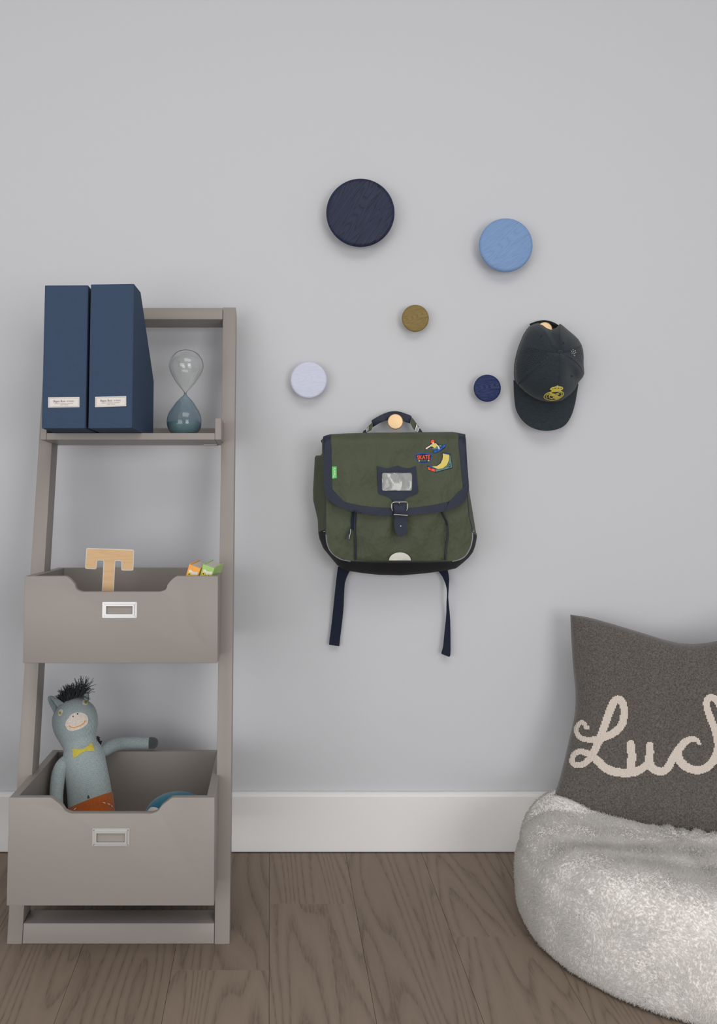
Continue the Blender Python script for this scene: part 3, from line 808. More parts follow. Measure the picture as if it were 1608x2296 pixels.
def polar(poly, c, n, off=0):
    out = []; A = np.array(poly, float)-np.array(c)
    for k in range(n):
        a = 2*math.pi*(k+off)/n; dx, dy = math.cos(a), math.sin(a); best = None
        for i in range(len(A)):
            p, q = A[i], A[(i+1) % len(A)]; e = q-p
            den = dx*e[1]-dy*e[0]
            if abs(den) < 1e-9: continue
            t = (p[0]*e[1]-p[1]*e[0])/den; s = (p[0]*dy-p[1]*dx)/den
            if t > 0 and -1e-9 <= s <= 1+1e-9 and (best is None or t > best): best = t
        out.append((c[0]+dx*best, c[1]+dy*best))
    return out
NB = 240; cB = (890, 1120)
pf, ps, pb_ = [polar(q, cB, NB) for q in (Fo, So, Bo)]
dF, dS, dB = D-.112, D-.062, D-.012
def lerp(p, q, t): return (p[0]*(1-t)+q[0]*t, p[1]*(1-t)+q[1]*t)
rings = []
for t in np.linspace(0, 1, 7): # front edge -> widest
    e = math.sin(t*math.pi/2)
    rings.append([(lerp(a, b, e), dF+(dS-dF)*t) for a, b in zip(pf, ps)])
for t in np.linspace(0, 1, 6)[1:]:
    e = 1-math.cos(t*math.pi/2)
    rings.append([(lerp(a, b, e), dS+(dB-dS)*t) for a, b in zip(ps, pb_)])
V = [P(p[0], p[1], d) for r in rings for p, d in r]
fg, fk = [], []
for i in range(len(rings)-1):
    for k in range(NB):
        q = (i*NB+k, i*NB+(k+1) % NB, (i+1)*NB+(k+1) % NB, (i+1)*NB+k)
        (fk if ps[k][1] > 1196 else fg).append(q)
fg.append(tuple(range((len(rings)-1)*NB, len(rings)*NB)))
def sub(V, Fc):
    us = sorted({i for f in Fc for i in f}); mp = {u: i for i, u in enumerate(us)}
    return [V[u] for u in us], [tuple(mp[i] for i in f) for f in Fc]
mk('gusset', sub(V, fg), M['canvas'], bag, sharp=40)
mk('base', sub(V, fk), M['blackbase'], bag, sharp=60)
def wr(px, py):  # gentle pulls in the cloth
    return .0022*math.sin(px*.045+py*.02)*math.sin(py*.05-px*.013)+.0016*math.sin(px*.02-py*.06+1.3)
def fdep(px, py):
    u = (px-892)/165; v = (py-1120)/140
    return dF-.012*max(0, 1-u*u)**.5*max(0, 1-v*v)**.5-wr(px, py)*max(0, 1-u*u)*max(0, 1-v*v)*1.2
fp = mk('front_panel', sheet(pf[::2], fdep, .004, 0, step=7), M['canvas'], bag, sharp=50)
# front pocket, proud of the panel
def pdep(px, py):
    u = (px-899)/104; 
    return fdep(px, py)-.004-.010*max(0, 1-u**6)**.5-.004*math.sin(px*.07+py*.035)*math.exp(-((py-1180)/60)**2)*max(0, 1-u*u)
pk = cr([(797, 1146), (795.5, 1187), (797, 1215), (797, 1254)], 6)+cr([(830, 1257), (895, 1257.5), (960, 1257), (998.5, 1254.5)], 5)+cr([(1000.5, 1228), (1004, 1200.5), (1002.7, 1174.4), (997, 1160), (990, 1146)], 6)
pocket = mk('front_pocket', sheet(pk, pdep, .003, -.006, step=7), M['canvas'], bag, sharp=50)
ppd = lambda x, y: pdep(x, y)-.002
mk('pocket_piping', tube([P(x, y, ppd(x, y)) for x, y in cr([(797, 1146), (795.5, 1187), (797, 1215), (796.5, 1256)], 8)], .0019), M['navyd'], pocket)
mk('pocket_piping', tube([P(x, y, ppd(x, y)) for x, y in cr([(990, 1146), (997, 1160), (1002.7, 1174.4), (1004, 1200.5), (1000.5, 1228), (998.5, 1256)], 8)], .0019), M['navyd'], pocket)
mk('zipper', sheet([(790, 1146), (796, 1146), (795.2, 1188), (788, 1186), (787, 1170)], lambda x, y: pdep(796, y)+.001, .003, 0, step=6), M['web'], bag)
zp = mk('zipper_pull', join(tube([P(785, 1181, dF-.022), P(783.5, 1190, dF-.023), P(781, 1198, dF-.022)], .0012), sheet([(781, 1190), (786, 1192), (783, 1212), (776.5, 1209)], lambda x, y: dF-.020, .002, 0, step=0)), M['navyd'], bag)
mk('zipper_wire', tube([P(786.5, 1186, dF-.024), P(785.5, 1196, dF-.024), P(782.5, 1209, dF-.0235)], .0006, 6), M['steel'], zp)
# edge piping
def pipe(name, pts, m, r=.0022, lift=.002): return mk(name, tube([P(x, y, dF-lift) for x, y in cr(pts, 6)], r), m, bag)
pipe('edge_piping', [(729.5, 1100), (731.5, 1126), (731, 1160), (731, 1189.7), (731.5, 1198)], M['navyd'])
pipe('reflective_piping', [(731.7, 1197), (734, 1217), (741, 1234.4), (753.5, 1246.9), (767, 1254), (786.5, 1257.6)], M['reflect'], .0021)
pipe('bottom_piping', [(786, 1257.5), (830, 1259.5), (895, 1260), (960, 1259.5), (1014, 1258)], M['navyd'])
pipe('reflective_piping', [(1059, 1194), (1058.7, 1209), (1053.9, 1228.5), (1044, 1244.8), (1031.8, 1253.4), (1013.6, 1258)], M['reflect'], .0021)
pipe('edge_piping', [(1048, 1110), (1048.6, 1124), (1051, 1156.6), (1056.7, 1180.6), (1059, 1194)], M['navyd'])
mk('seam_stitch', tube([P(x, y, d) for x, y, d in ((717, 1194.3, dS-.008), (722, 1192.4, dS-.024), (728.5, 1191.5, dF-.002))], .0006, 6), M['thread'], bag)
mk('seam_stitch', tube([P(x, y, d) for x, y, d in ((1060.5, 1191.2, dF-.002), (1064, 1190.8, dS-.022), (1067.5, 1193, dS-.006))], .0006, 6), M['thread'], bag)
hp = [(896.9+24.6*math.cos(a), 1256.6-18.0*math.sin(a)) for a in np.linspace(0, math.pi, 24)]
mk('reflective_patch', sheet(hp, pdep, .0012, .003, step=5), M['reflw'], bag)
# flap
FL = cr([(724.4, 979), (733, 975.5)], 1)+[(742.7, 973.5), (780, 971.5), (816, 970.5), (900, 969.5), (1014.5, 968.3), (1025, 969.8), (1043.7, 973.7)]+cr([(1045.8, 1017.6), (1051, 1077.7), (1051.3, 1098.6), (1045.8, 1117), (1030, 1132.6), (993.6, 1147), (941, 1153.5), (899.5, 1156), (836.8, 1154.8), (789.7, 1147), (753, 1132.6), (735, 1117), (728, 1098.6), (725.7, 1030.6)], 6)
def flap(px, py):
    v = min(1, max(0, (py-969)/22)); roll = .055*(1-math.sqrt(max(0, 1-(1-v)**2)))   # rolls back over the top edge
    u = (px-888)/165
    sw = min(1, max(0, (py-990)/150))
    return dF-.018-.012*sw*max(0, 1-u*u)**.6+roll-wr(px*1.1+40, py)*.9*max(0, 1-u*u)
fl_o = mk('flap', sheet(FL, flap, .003, 0, step=6), M['canvas'], bag, sharp=50)
tl_ = .003
mk('flap_trim', sheet([(724.4, 979), (733, 975.5), (742.7, 973.5), (743.5, 1010), (744, 1050), (745, 1096), (727.6, 1085), (725.7, 1030.6)], flap, .0013, tl_, step=7), M['navy'], fl_o, sharp=50)
mk('flap_trim', sheet([(1025, 969.8), (1043.7, 973.7), (1045.8, 1017.6), (1051, 1077.7), (1051, 1084), (1039, 1095), (1034, 1050), (1028.5, 1000)], flap, .0013, tl_, step=7), M['navy'], fl_o, sharp=50)
bt = cr([(773, 1125.5), (800, 1131.5), (836.8, 1136.5), (881, 1139), (915, 1139), (967.4, 1132.6), (1009, 1124)], 5)
bt2 = cr([(1001, 1144.5), (993.6, 1147), (941, 1153.5), (899.5, 1156), (836.8, 1154.8), (789.7, 1147), (783, 1145)], 5)
mk('flap_trim', sheet(bt+bt2, flap, .0013, tl_, step=7), M['navy'], fl_o, sharp=50)
cl = [(725.8, 1078), (745, 1097), (775, 1130), (788, 1146.8)]+cr([(789.7, 1147), (753, 1132.6), (735, 1117), (728, 1098.6), (726, 1080)], 5)[1:-1]
mk('corner_patch', sheet(cl, flap, .0024, tl_, step=7), M['navy'], fl_o, sharp=50)
c2 = [(1051.2, 1078)]+cr([(1051, 1077.7), (1051.3, 1098.6), (1045.8, 1117), (1030, 1132.6), (997, 1146.6)], 5)[1:]+[(1008, 1125), (1039, 1093)]
mk('corner_patch', sheet(c2, flap, .0024, tl_, step=7), M['navy'], fl_o, sharp=50)
# stitch lines
def stitches(pts, lift, m='navyd', w_=.9, parent=None):
    q = cr(pts, 10); parts = []; run = [q[0]]; acc = 0; on = True
    for a, b in zip(q[:-1], q[1:]):
        acc += math.dist(a, b); run.append(b)
        if acc > (3.2 if on else 1.4):
            if on: parts.append(strip(run, w_, flap, .0004, lift))
            run = [b]; acc = 0; on = not on
    if parts: mk('stitching', join(*parts), M[m], parent or fl_o, smooth=False)
stitches([(728, 985), (729, 1030), (730.5, 1080)], .0044)
stitches([(741, 978), (741.5, 1020), (742, 1080)], .0044)
stitches([(1041, 978), (1043, 1020), (1048, 1078)], .0044)
stitches([(1030, 990), (1035, 1040), (1040, 1085)], .0044)
stitches([(795, 1145), (836.8, 1151.5), (899.5, 1153), (941, 1150.5), (990, 1144)], .0044)
stitches([(732, 1098), (739, 1115), (757, 1130), (785, 1142.5)], .0056)
stitches([(1047, 1098), (1042, 1114), (1028, 1129), (1001, 1141)], .0056)
# corner letters pressed into the right patch
mk('pressed_lettering', text_on("Tann's", [(1026, 1122), (1041, 1108), (1043, 1110.5), (1028, 1125)], flap, .0056), M['navyd'], fl_o, smooth=False)
# shield-shaped name holder
sh_ = cr([(845.4, 1044.9), (864.8, 1049.6), (877, 1048.6), (891.3, 1043.7)], 4)[:-1]+cr([(891.3, 1043.7), (904.6, 1048.6), (918.6, 1049.5), (932.7, 1044.9)], 4)[:-1]+cr([(932.7, 1044.9), (935.2, 1071.4), (937.7, 1100), (936, 1105.5), (932.7, 1108.6), (923, 1112), (914.5, 1115.3), (910, 1118.5), (907.9, 1122), (907, 1127.7)], 4)+cr([(880.6, 1126.9), (878.8, 1121), (875, 1116.5), (870.6, 1114.4), (860, 1110.5), (850.8, 1107.8), (848.3, 1104.5), (847.9, 1100), (846.2, 1071.4)], 4)
win = rrect(856.6, 1059.8, 924.2, 1100.4, 4)
bd = mk('name_holder', sheet(sh_, flap, .0026, tl_, [win], step=6), M['navy'], bag, sharp=50)
mk('window_rim', sheet(rrect(854.6, 1056.6, 926.8, 1103.2, 6), flap, .0010, tl_+.0026, [win], step=6), M['navy'], bd, sharp=50)
mk('window_film', sheet(rrect(856.0, 1059.2, 924.8, 1101, 4), lambda x, y: flap(x, y)-.0009*math.sin(x*.16+math.sin(y*.12)), .0006, tl_+.0010, step=2.5), M['film'], bd, sharp=0)
stitches([(847.6, 1047.5), (848.5, 1071), (850, 1100), (852.8, 1105.6), (871, 1112), (880, 1119), (883, 1125)], tl_+.0028, parent=bd)
stitches([(930.6, 1047.5), (933, 1071), (935.5, 1099), (931.6, 1106.5), (913.5, 1113), (906, 1120), (905, 1126)], tl_+.0028, parent=bd)
stitches([(848, 1047), (864.8, 1051.8), (877, 1051), (891.3, 1046), (904.6, 1051), (918.6, 1051.8), (930, 1047)], tl_+.0028, parent=bd)
stitches([(858, 1104.6), (890, 1104.8), (924, 1104.6)], tl_+.0028, parent=bd)
mk('pressed_lettering', text_on("Tann's", [(884, 1106.4), (904, 1106.4), (904, 1112.5), (884, 1112.5)], flap, tl_+.0028), M['navyd'], bd, smooth=False)
# strap and buckle
sp_ = [(881.4, 1121), (907.5, 1121), (910.4, 1133.5), (912, 1154)]+cr([(913.7, 1179), (912, 1192), (906.2, 1200.5), (898.8, 1203.8), (893, 1200.5), (886.4, 1191.4), (883.9, 1179)], 5)+[(883.5, 1154), (882, 1129)]
def sdep(px, py): return min(flap(px, min(py, 1154)), pdep(px, max(py, 1150)) if py > 1154 else 9)-.008-.004*math.exp(-((py-1140)/14)**2)
strap = mk('closing_strap', sheet(sp_, sdep, .0028, 0, step=5), M['navy'], bag, sharp=50)
def sdash(pts):
    q = cr(pts, 12); parts = [strip(q[i:i+4], .9, sdep, .0004, .0028) for i in range(0, len(q)-4, 5)]
    mk('stitching', join(*parts), M['navyd'], strap, smooth=False)
sdash([(885.3, 1136), (886.3, 1160), (887, 1181), (890.5, 1193), (898.8, 1200.5), (907, 1193), (910.5, 1180), (909.3, 1157), (907.5, 1136)])
mk('eyelet', sheet(ellipse(898.8, 1179.4, 1.2, 1.2, 0, 12), sdep, .0005, .0028, step=0), M['steel'], strap, smooth=False)
mk('punch_hole', sheet(ellipse(898, 1157.5, 1.5, 1.2, 0, 12), sdep, .0003, .0028, step=0), M['hole'], strap, smooth=False)
dK = sdep(897, 1135)-.006
bk = mk('buckle', join(tube([P(x, y, dK) for x, y in cr([(880.8, 1145.5), (879, 1141), (878.6, 1132), (880, 1128), (884, 1126.2), (897, 1126), (910.5, 1126), (913.6, 1128), (914.2, 1132), (913.6, 1141), (911.5, 1145)], 5)], .00125),
                       tube([P(883.3, 1153.7, dK-.001), P(914.3, 1155.8, dK-.001)], .0012)), M['steel'], bag)
mk('prong', tube([P(895.3, 1124.8, dK-.0015), P(895.3, 1128, dK-.002), P(895.5, 1133.5, dK+.002)], .0011), M['steel'], bk)
# green woven tag
tg = mk('brand_tag', sheet([(744.5, 1046.2), (755, 1046), (755.3, 1072), (744.7, 1073.2)], flap, .0012, tl_+.0008, step=6), M['tagg'], bag, smooth=False)
mk('tag_lettering', text_on("Tann's", [(746.8, 1070), (746.8, 1049.5), (752.2, 1049.3), (752.2, 1069.8)], flap, tl_+.0024, .01), M['cream'], tg, smooth=False)
# embroidered patches
zp_ = Z(10.05, 900, 960)
def emb(name, pts, m, lift, parent, closed=True, n=3, smooth_=True):
    q = zp_(pts); q = cr(q, n, True) if smooth_ else q
    return mk(name, sheet(q, flap, .0005, lift, step=5), M[m], parent, smooth=False)
L0 = .003
rb = emb('ramp_patch', [(582, 850), (640, 838), (665, 862), (780, 848), (860, 795), (915, 700), (920, 600), (914, 545), (945, 540), (1112, 572), (1158, 900), (770, 1000), (596, 942)], 'p_navy', L0, bag, smooth_=False)
emb('ramp_surface', [(934, 572), (1084, 604), (1076, 720), (1030, 830), (940, 900), (840, 922), (770, 905), (668, 868), (800, 855), (885, 795), (930, 700), (938, 640)], 'p_yel', L0+.0005, rb, smooth_=False)
emb('ramp_side', [(1088, 640), (1104, 606), (1146, 885), (776, 986), (768, 925), (850, 930), (955, 900), (1046, 825), (1086, 720)], 'p_teal', L0+.0006, rb, smooth_=False)
emb('ramp_front', [(594, 872), (758, 924), (760, 986), (606, 936)], 'p_red', L0+.0006, rb, smooth_=False)
for ln_ in (zp_([(672, 905), (662, 950)]), zp_([(640, 902), (700, 915)]), cr(zp_([(1030, 868), (1060, 850), (1100, 800), (1105, 850), (1070, 880), (1110, 870)]), 5)):
    mk('ramp_line', strip(ln_, .9, flap, .0003, L0+.0011), M['p_navy'], rb, smooth=False)
emb('ramp_lip', [(596, 852), (640, 846), (770, 900), (760, 914)], 'p_blue', L0+.0011, rb, smooth_=False)
emb('ramp_lip', [(926, 552), (1100, 584), (1090, 598), (928, 566)], 'p_blue', L0+.0011, rb, smooth_=False)
sb = emb('sign_patch', [(303, 590), (400, 566), (500, 556), (600, 564), (702, 588), (680, 690), (645, 762), (590, 786), (500, 792), (415, 786), (365, 762), (330, 690)], 'p_blue', L0, bag, smooth_=False)
emb('sign_field', [(322, 604), (500, 572), (684, 602), (662, 690), (634, 752), (580, 774), (500, 780), (425, 774), (376, 752), (346, 690)], 'p_navy', L0+.0005, sb, smooth_=False)
mk('sign_lettering', text_on('SKATE', zp_([(345, 612), (655, 600), (645, 698), (365, 706)]), flap, L0+.0012, .03), M['p_red'], sb, smooth=False)
mk('sign_lettering', text_on('PARK', zp_([(436, 716), (578, 710), (574, 756), (440, 760)]), flap, L0+.0012, .0), M['p_teal'], sb, smooth=False)
for sx, sy in ((404, 734), (614, 728)):
    stp = [(sx+(29 if k % 2 == 0 else 12)*math.sin(k*math.pi/5), sy-(29 if k % 2 == 0 else 12)*math.cos(k*math.pi/5)) for k in range(10)]
    emb('sign_star', stp, 'p_yel', L0+.0009, sb, smooth_=False)
kb = emb('skater_patch', [(532, 478), (555, 432), (640, 372), (655, 345), (650, 300), (672, 256), (710, 244), (750, 262), (764, 312), (800, 335), (840, 358), (930, 372), (990, 358), (1012, 390), (985, 450), (900, 510), (780, 566), (730, 566), (712, 535), (728, 495), (690, 470), (672, 432), (650, 430), (575, 492)], 'p_navy', L0, bag, smooth_=False)
emb('skateboard', [(728, 520), (770, 488), (860, 460), (915, 410), (960, 370), (996, 372), (1000, 400), (960, 440), (880, 500), (790, 548), (738, 552)], 'p_blue', L0+.0005, kb)
emb('trousers', [(690, 440), (740, 455), (800, 405), (836, 420), (836, 462), (770, 478), (730, 488), (700, 468)], 'p_teal', L0+.0006, kb, smooth_=False)
emb('trousers', [(842, 372), (915, 382), (900, 412), (868, 428)], 'p_teal', L0+.0006, kb, smooth_=False)
emb('shirt', [(655, 372), (720, 355), (770, 333), (805, 362), (796, 408), (770, 440), (738, 450), (715, 425), (688, 412), (660, 414)], 'p_yel', L0+.0008, kb, smooth_=False)
emb('skater_arm', [(654, 384), (600, 416), (556, 446), (542, 474), (562, 470), (576, 482), (590, 460), (662, 414)], 'p_skin', L0+.0009, kb, smooth_=False)
emb('skater_arm', [(796, 366), (830, 390), (856, 425), (866, 455), (856, 482), (836, 472), (830, 430), (800, 396)], 'p_skin', L0+.0009, kb, smooth_=False)
emb('skater_face', [(690, 322), (738, 308), (740, 345), (715, 355), (692, 346)], 'p_skin', L0+.0008, kb, smooth_=False)
emb('helmet', [(665, 335), (664, 295), (684, 266), (712, 257), (738, 270), (750, 300), (738, 318), (706, 322), (686, 345)], 'p_red', L0+.0010, kb, smooth_=False)
for ln_ in ([(790, 478), (815, 535)], [(905, 425), (945, 455)]):
    mk('board_line', strip(zp_(ln_), 1.0, flap, .0003, L0+.0011), M['p_navy'], kb, smooth=False)
# shoulder straps hanging below
wd = lambda x, y: D-.016-.004*math.sin(y*.03)
z5 = Z(5.025, 720, 1240)
sL = [(190, 150), (330, 190), (312, 225), (290, 270), (268, 340), (262, 420), (255, 600), (242, 740), (215, 960), (100, 950), (125, 740), (140, 600), (158, 420), (180, 230)]
mk('shoulder_strap', sheet(z5(sL), wd, .0022, 0, step=7), M['web'], bag, sharp=50)
mk('strap_end', sheet(z5([(98, 948), (216, 960), (206, 1050), (90, 1034)]), wd, .0042, -.001, step=7), M['web'], bag, sharp=50)
sR = [(1310, 190), (1425, 180), (1440, 250), (1445, 300), (1440, 380), (1436, 450), (1434, 500), (1440, 580), (1449, 660), (1456, 760), (1459, 900), (1460, 1080), (1375, 1060), (1390, 900), (1405, 760), (1412, 660), (1413, 560), (1418, 500), (1420, 450), (1415, 400), (1400, 340), (1370, 270)]
mk('shoulder_strap', sheet(z5(sR), lambda x, y: D-.018-.010*math.exp(-((y-1335)/30)**2), .0022, 0, step=6), M['web'], bag, sharp=50)
mk('strap_end', sheet(z5([(1374, 1058), (1461, 1080), (1457, 1155), (1446, 1170), (1436, 1168), (1362, 1138), (1355, 1128)]), lambda x, y: D-.018, .0042, -.001, step=7), M['web'], bag, sharp=50)
# handle
hd = lambda x, y: D-.030
top_e = cr([(833, 944), (843, 937.5), (856, 930.5), (866, 926.2), (876, 923.3), (887, 922.4), (897, 924), (905.7, 926.7), (922.8, 933)], 5)
low_e = cr([(919.4, 950), (908, 946), (898, 942), (888, 939.5), (878, 940), (869.7, 942.3), (858, 946), (849.8, 949.8), (836, 958)], 5)
hnd = mk('handle', sheet(top_e+low_e, lambda x, y: D-.020-.006*math.sin(min(1, max(0, (y-922)/36))*math.pi), .006, 0, step=5), M['navy'], bag, sharp=60)
mk('handle_fold', tube([P(x, y+2.2, D-.0255) for x, y in top_e[1:-1]], .0032), M['navy'], hnd)
mk('handle_tab', sheet([(922.5, 934.5), (929, 942), (935, 951), (931.8, 966.5), (926, 961), (920, 949)], hd, .004, 0, step=5), M['canvas'], bag, sharp=50)
mk('handle_tab', sheet([(835.5, 946.5), (836, 957), (832.5, 965), (824, 968.5), (826.7, 954.7)], hd, .004, 0, step=5), M['canvas'], bag, sharp=50)
mk('handle_ring', tube([P(x, y, D-.036) for x, y in [(934.5, 951), (940, 958.5), (936, 970), (931, 966.5)]], .0010, 6, True), M['steel'], bag)
mk('handle_ring', tube([P(x, y, D-.036) for x, y in [(827, 955), (822, 961), (822.5, 969), (825.5, 966)]], .0010, 6, True), M['steel'], bag)
mk('handle_anchor', sheet([(938.5, 958.5), (943, 961.5), (949.8, 972), (936, 974)], hd, .005, -.004, step=5), M['navyd'], bag, sharp=50)
mk('handle_anchor', sheet([(822.8, 961.5), (824, 974), (811.5, 974), (815, 966)], hd, .005, -.004, step=5), M['navyd'], bag, sharp=50)
mk('buckle_strap', sheet([(719.5, 988), (725, 982), (727, 1008), (724, 1000)], lambda x, y: D-.05, .008, 0, step=6), M['web'], bag)
mk('buckle_strap', sheet([(719, 1022), (727, 1017), (727, 1026), (722, 1026)], lambda x, y: D-.07, .008, 0, step=6), M['web'], bag)

# ---------------------------------------------------------------- baseball cap
capo = empty('baseball_cap', P(1228, 966, D-.03)); tag(capo, 'charcoal baseball cap with yellow crest hanging from a brass knob', 'cap')
zc = Z(8.04, 1130, 700)
cro = zc([(480, 235), (545, 208), (620, 190), (690, 212), (750, 262), (830, 296), (890, 296), (940, 278), (985, 235), (1012, 205), (1060, 240), (1160, 325), (1270, 415), (1345, 490), (1400, 585), (1428, 680), (1438, 780), (1438, 950), (1447, 1040), (1450, 1110), (1425, 1170), (1350, 1255), (1285, 1400), (1190, 1500), (1050, 1605), (950, 1632), (850, 1640), (750, 1632), (650, 1608), (550, 1566), (450, 1508), (360, 1435), (280, 1362), (225, 1295), (188, 1225), (180, 1100), (185, 950), (205, 830), (235, 715), (270, 600), (350, 405), (410, 310)])
NC = 180; cc = zc([(1010, 730)])[0]
oc = polar(cro, cc, NC)
def cap_edge_y(px, py):  # distance of the crown's rim from the wall
    v = min(1, max(0, (py-730)/170)); u = (px-1232)/78
    return .022+.030*v*max(0, 1-u*u)
rings = []
ts = np.linspace(0, 1, 22)
for t in ts:
    ring = []
    for k in range(NC):
        e = oc[k]; q = lerp(cc, e, t)
        ye = cap_edge_y(*e)
        a = math.atan2(e[1]-cc[1], e[0]-cc[0])
        prof = (1-t**2.3)**(1/1.9)
        bulge = .090+.018*max(0, math.sin(a))          # fuller at the front panels
        y = ye*(t**1.2)+.030*(1-t**1.2)+bulge*prof
        # folds by the rear opening and a soft dent on the right front panel
        f1 = math.exp(-((q[0]-1238)/10)**2-((q[1]-757)/16)**2); f2 = math.exp(-((q[0]-1285)/15)**2-((q[1]-842)/22)**2)
        f3 = math.exp(-((q[0]-1262)/7)**2-((q[1]-765)/18)**2)
        y += -.012*f1-.016*f2+.005*f3
        ring.append(P(q[0], q[1], D-y))
    rings.append(ring)
V = [p for r in rings for p in r]
Fc = [(i*NC+k, i*NC+(k+1) % NC, (i+1)*NC+(k+1) % NC, (i+1)*NC+k) for i in range(1, len(ts)-1) for k in range(NC)]
Fc += [(0, NC+(k+1) % NC, NC+k) for k in range(NC)]
V, Fc = sub(V, Fc)
crown = mk('crown', (V, Fc), M['capf'], capo, sharp=0)
if sum(p.normal.y*p.area for p in crown.data.polygons) > 0: crown.data.flip_normals()
m_ = crown.modifiers.new('thickness', 'SOLIDIFY'); m_.thickness = .0018; m_.offset = -1
cb = bvh_of(crown); cdep = dep_of(cb, D-.1)
# brim
bro = zc([(172, 1225), (176, 1330), (180, 1450), (190, 1580), (205, 1700), (228, 1780), (262, 1850), (310, 1925), (370, 1990), (455, 2055), (550, 2100), (655, 2130), (760, 2140), (860, 2134), (950, 2115), (1035, 2082), (1105, 2035), (1160, 1970), (1205, 1890), (1243, 1800), (1272, 1700), (1295, 1600), (1312, 1500), (1332, 1380), (1352, 1250)])
seam_low = zc([(1310, 1290), (1250, 1370), (1150, 1470), (1040, 1545), (850, 1590), (660, 1560), (480, 1470), (330, 1350), (225, 1240)])
def bdep(px, py):
    u = (px-1226)/76; v = max(0, (py-850)/115)
    return D-(.018+.034*max(0, 1-u*u)-.010*v)
brim = mk('brim', sheet(cr(bro, 3)[:-1]+seam_low, bdep, .003, 0, step=5), M['capf'], capo, sharp=60)
# back strap and dark inside
mk('back_strap', strip(cr(zc([(470, 232), (560, 196), (650, 172), (740, 166), (830, 182), (910, 214), (985, 258)]), 6), 5.5, lambda x, y: D-.012, .003, 0), M['capd'], capo)
mk('lining', sheet(cr(zc([(560, 215), (700, 190), (830, 196), (980, 250), (1010, 330), (880, 420), (720, 380), (600, 300)]), 4, True), lambda x, y: D-.010, .002, 0, step=6), M['capd'], capo)
# button, seams, eyelets, perforations
bx_, by_ = zc([(1018, 735)])[0]; dbt = cdep(bx_, by_)
bc = Vector(P(bx_, by_, dbt))
V, Fc = lathe([(0, -.006), (.004, -.0055), (.0062, -.0035), (.007, -.0005), (.0068, .003)], 24, lambda r, a, h_: tuple(bc+Vector((r*math.cos(a), h_, r*math.sin(a)))))
mk('button', (V, Fc), M['capf'], capo, sharp=0)
def seam(pts, r=.0009, lift=.0006): mk('seam', tube([P(x, y, cdep(x, y)-lift) for x, y in cr(zc(pts), 8)], r, 6), M['capseam'], crown)
seam([(1012, 790), (1015, 900), (1015, 1020), (1010, 1150), (990, 1290)], .0007)
seam([(960, 745), (860, 790), (700, 900), (520, 1040), (380, 1160), (300, 1240), (255, 1310)])
seam([(975, 775), (860, 860), (700, 960), (540, 1060), (400, 1190), (290, 1290)], .0007)
seam([(1075, 755), (1180, 810), (1290, 890), (1370, 980), (1415, 1070)])
seam([(975, 690), (940, 655), (880, 600), (820, 520), (770, 420), (740, 350)], .0007)
seam([(1030, 680), (1035, 610), (1020, 500), (1000, 380)], .0007)
seam([(950, 725), (850, 705), (700, 680), (550, 650), (400, 640)], .0006)
seam([(1085, 720), (1180, 690), (1290, 650), (1390, 610)], .0006)
for x, y in ((735, 1190), (675, 432), (1075, 556), (1222, 1152)):
    q = zc([(x, y)])[0]; mk('eyelet', tube([P(a, b, cdep(a, b)-.0005) for a, b in ellipse(*q, 2.3, 2.0, 0, 16)], .0007, 6, True), M['capseam'], crown)
    mk('eyelet_hole', sheet(ellipse(*q, 1.2, 1.1, 0, 10), cdep, .0003, .0004, step=0), M['hole'], crown, smooth=False)
pf_ = []; pl = []
polyL = [(240, 700), (330, 690), (430, 655), (520, 660), (640, 690), (790, 730), (800, 800), (650, 905), (500, 985), (380, 1090), (280, 1180), (235, 1120), (215, 900)]
polyR = [(1180, 700), (1300, 655), (1395, 630), (1425, 800), (1425, 930), (1370, 890), (1270, 800)]
for poly, rot in ((polyL, -.22), (polyR, .32)):
    A = np.array(poly, float)
    for i in range(-30, 31):
        for j in range(-30, 31):
            c, s = math.cos(rot), math.sin(rot); gx, gy = i*38+(j % 2)*19, j*30
            x, y = A.mean(0)[0]+gx*c-gy*s, A.mean(0)[1]+gx*s+gy*c
            if inside(poly, np.array([x]), np.array([y]))[0]:
                q = zc([(x, y)])[0]
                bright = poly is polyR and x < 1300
                (pl if bright else pf_).append(sheet(ellipse(*q, .95, .95, 0, 8), cdep, .0003, .0003, step=0))
o = mk('perforations', join(*pf_), M['hole'], crown, smooth=False); o['kind'] = 'stuff'
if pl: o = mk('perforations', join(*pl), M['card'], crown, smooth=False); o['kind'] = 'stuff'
# crest print
ze = Z(14.62, 1190, 840)
def est(pts, w_, closed=False, n=5):
    q = ze(pts); q = cr(q, n, closed) if len(q) > 2 else q
    if closed: q.append(q[0])
    return strip(q, w_/14.62, cdep, .0005, .0006)
ell = [(442, 720), (500, 640), (640, 575), (850, 549), (1000, 556), (1078, 605), (1060, 680), (960, 765), (800, 830), (660, 842), (530, 810), (460, 770)]
el2 = [(505, 715), (560, 650), (650, 605)]
cst = [est(ell, 30, True), est([(545, 770), (515, 715), (555, 655), (640, 610)], 24), est([(1000, 590), (1030, 625), (1010, 680), (930, 740)], 24),
       est([(640, 590), (720, 655), (820, 700), (950, 775)], 62), est([(760, 745), (830, 770), (900, 780)], 70),
       est([(620, 700), (610, 740), (650, 775), (720, 780), (745, 745), (725, 700), (670, 685)], 26, True), est([(690, 780), (700, 800)], 40),
       est([(590, 660), (680, 690)], 22), est([(600, 690), (700, 625), (800, 640), (880, 620), (950, 590), (985, 600)], 26), est([(840, 680), (900, 640), (930, 655)], 26), est([(860, 680), (960, 735)], 22)]
crest = mk('crest', join(*cst), M['crest'], crown, smooth=False)
cw = ze([(628, 490), (650, 450), (700, 415), (770, 400), (820, 380), (872, 366), (885, 336), (900, 366), (960, 382), (1010, 392), (1055, 415), (1070, 450), (1052, 488), (1000, 515), (996, 548), (690, 552), (682, 515)])
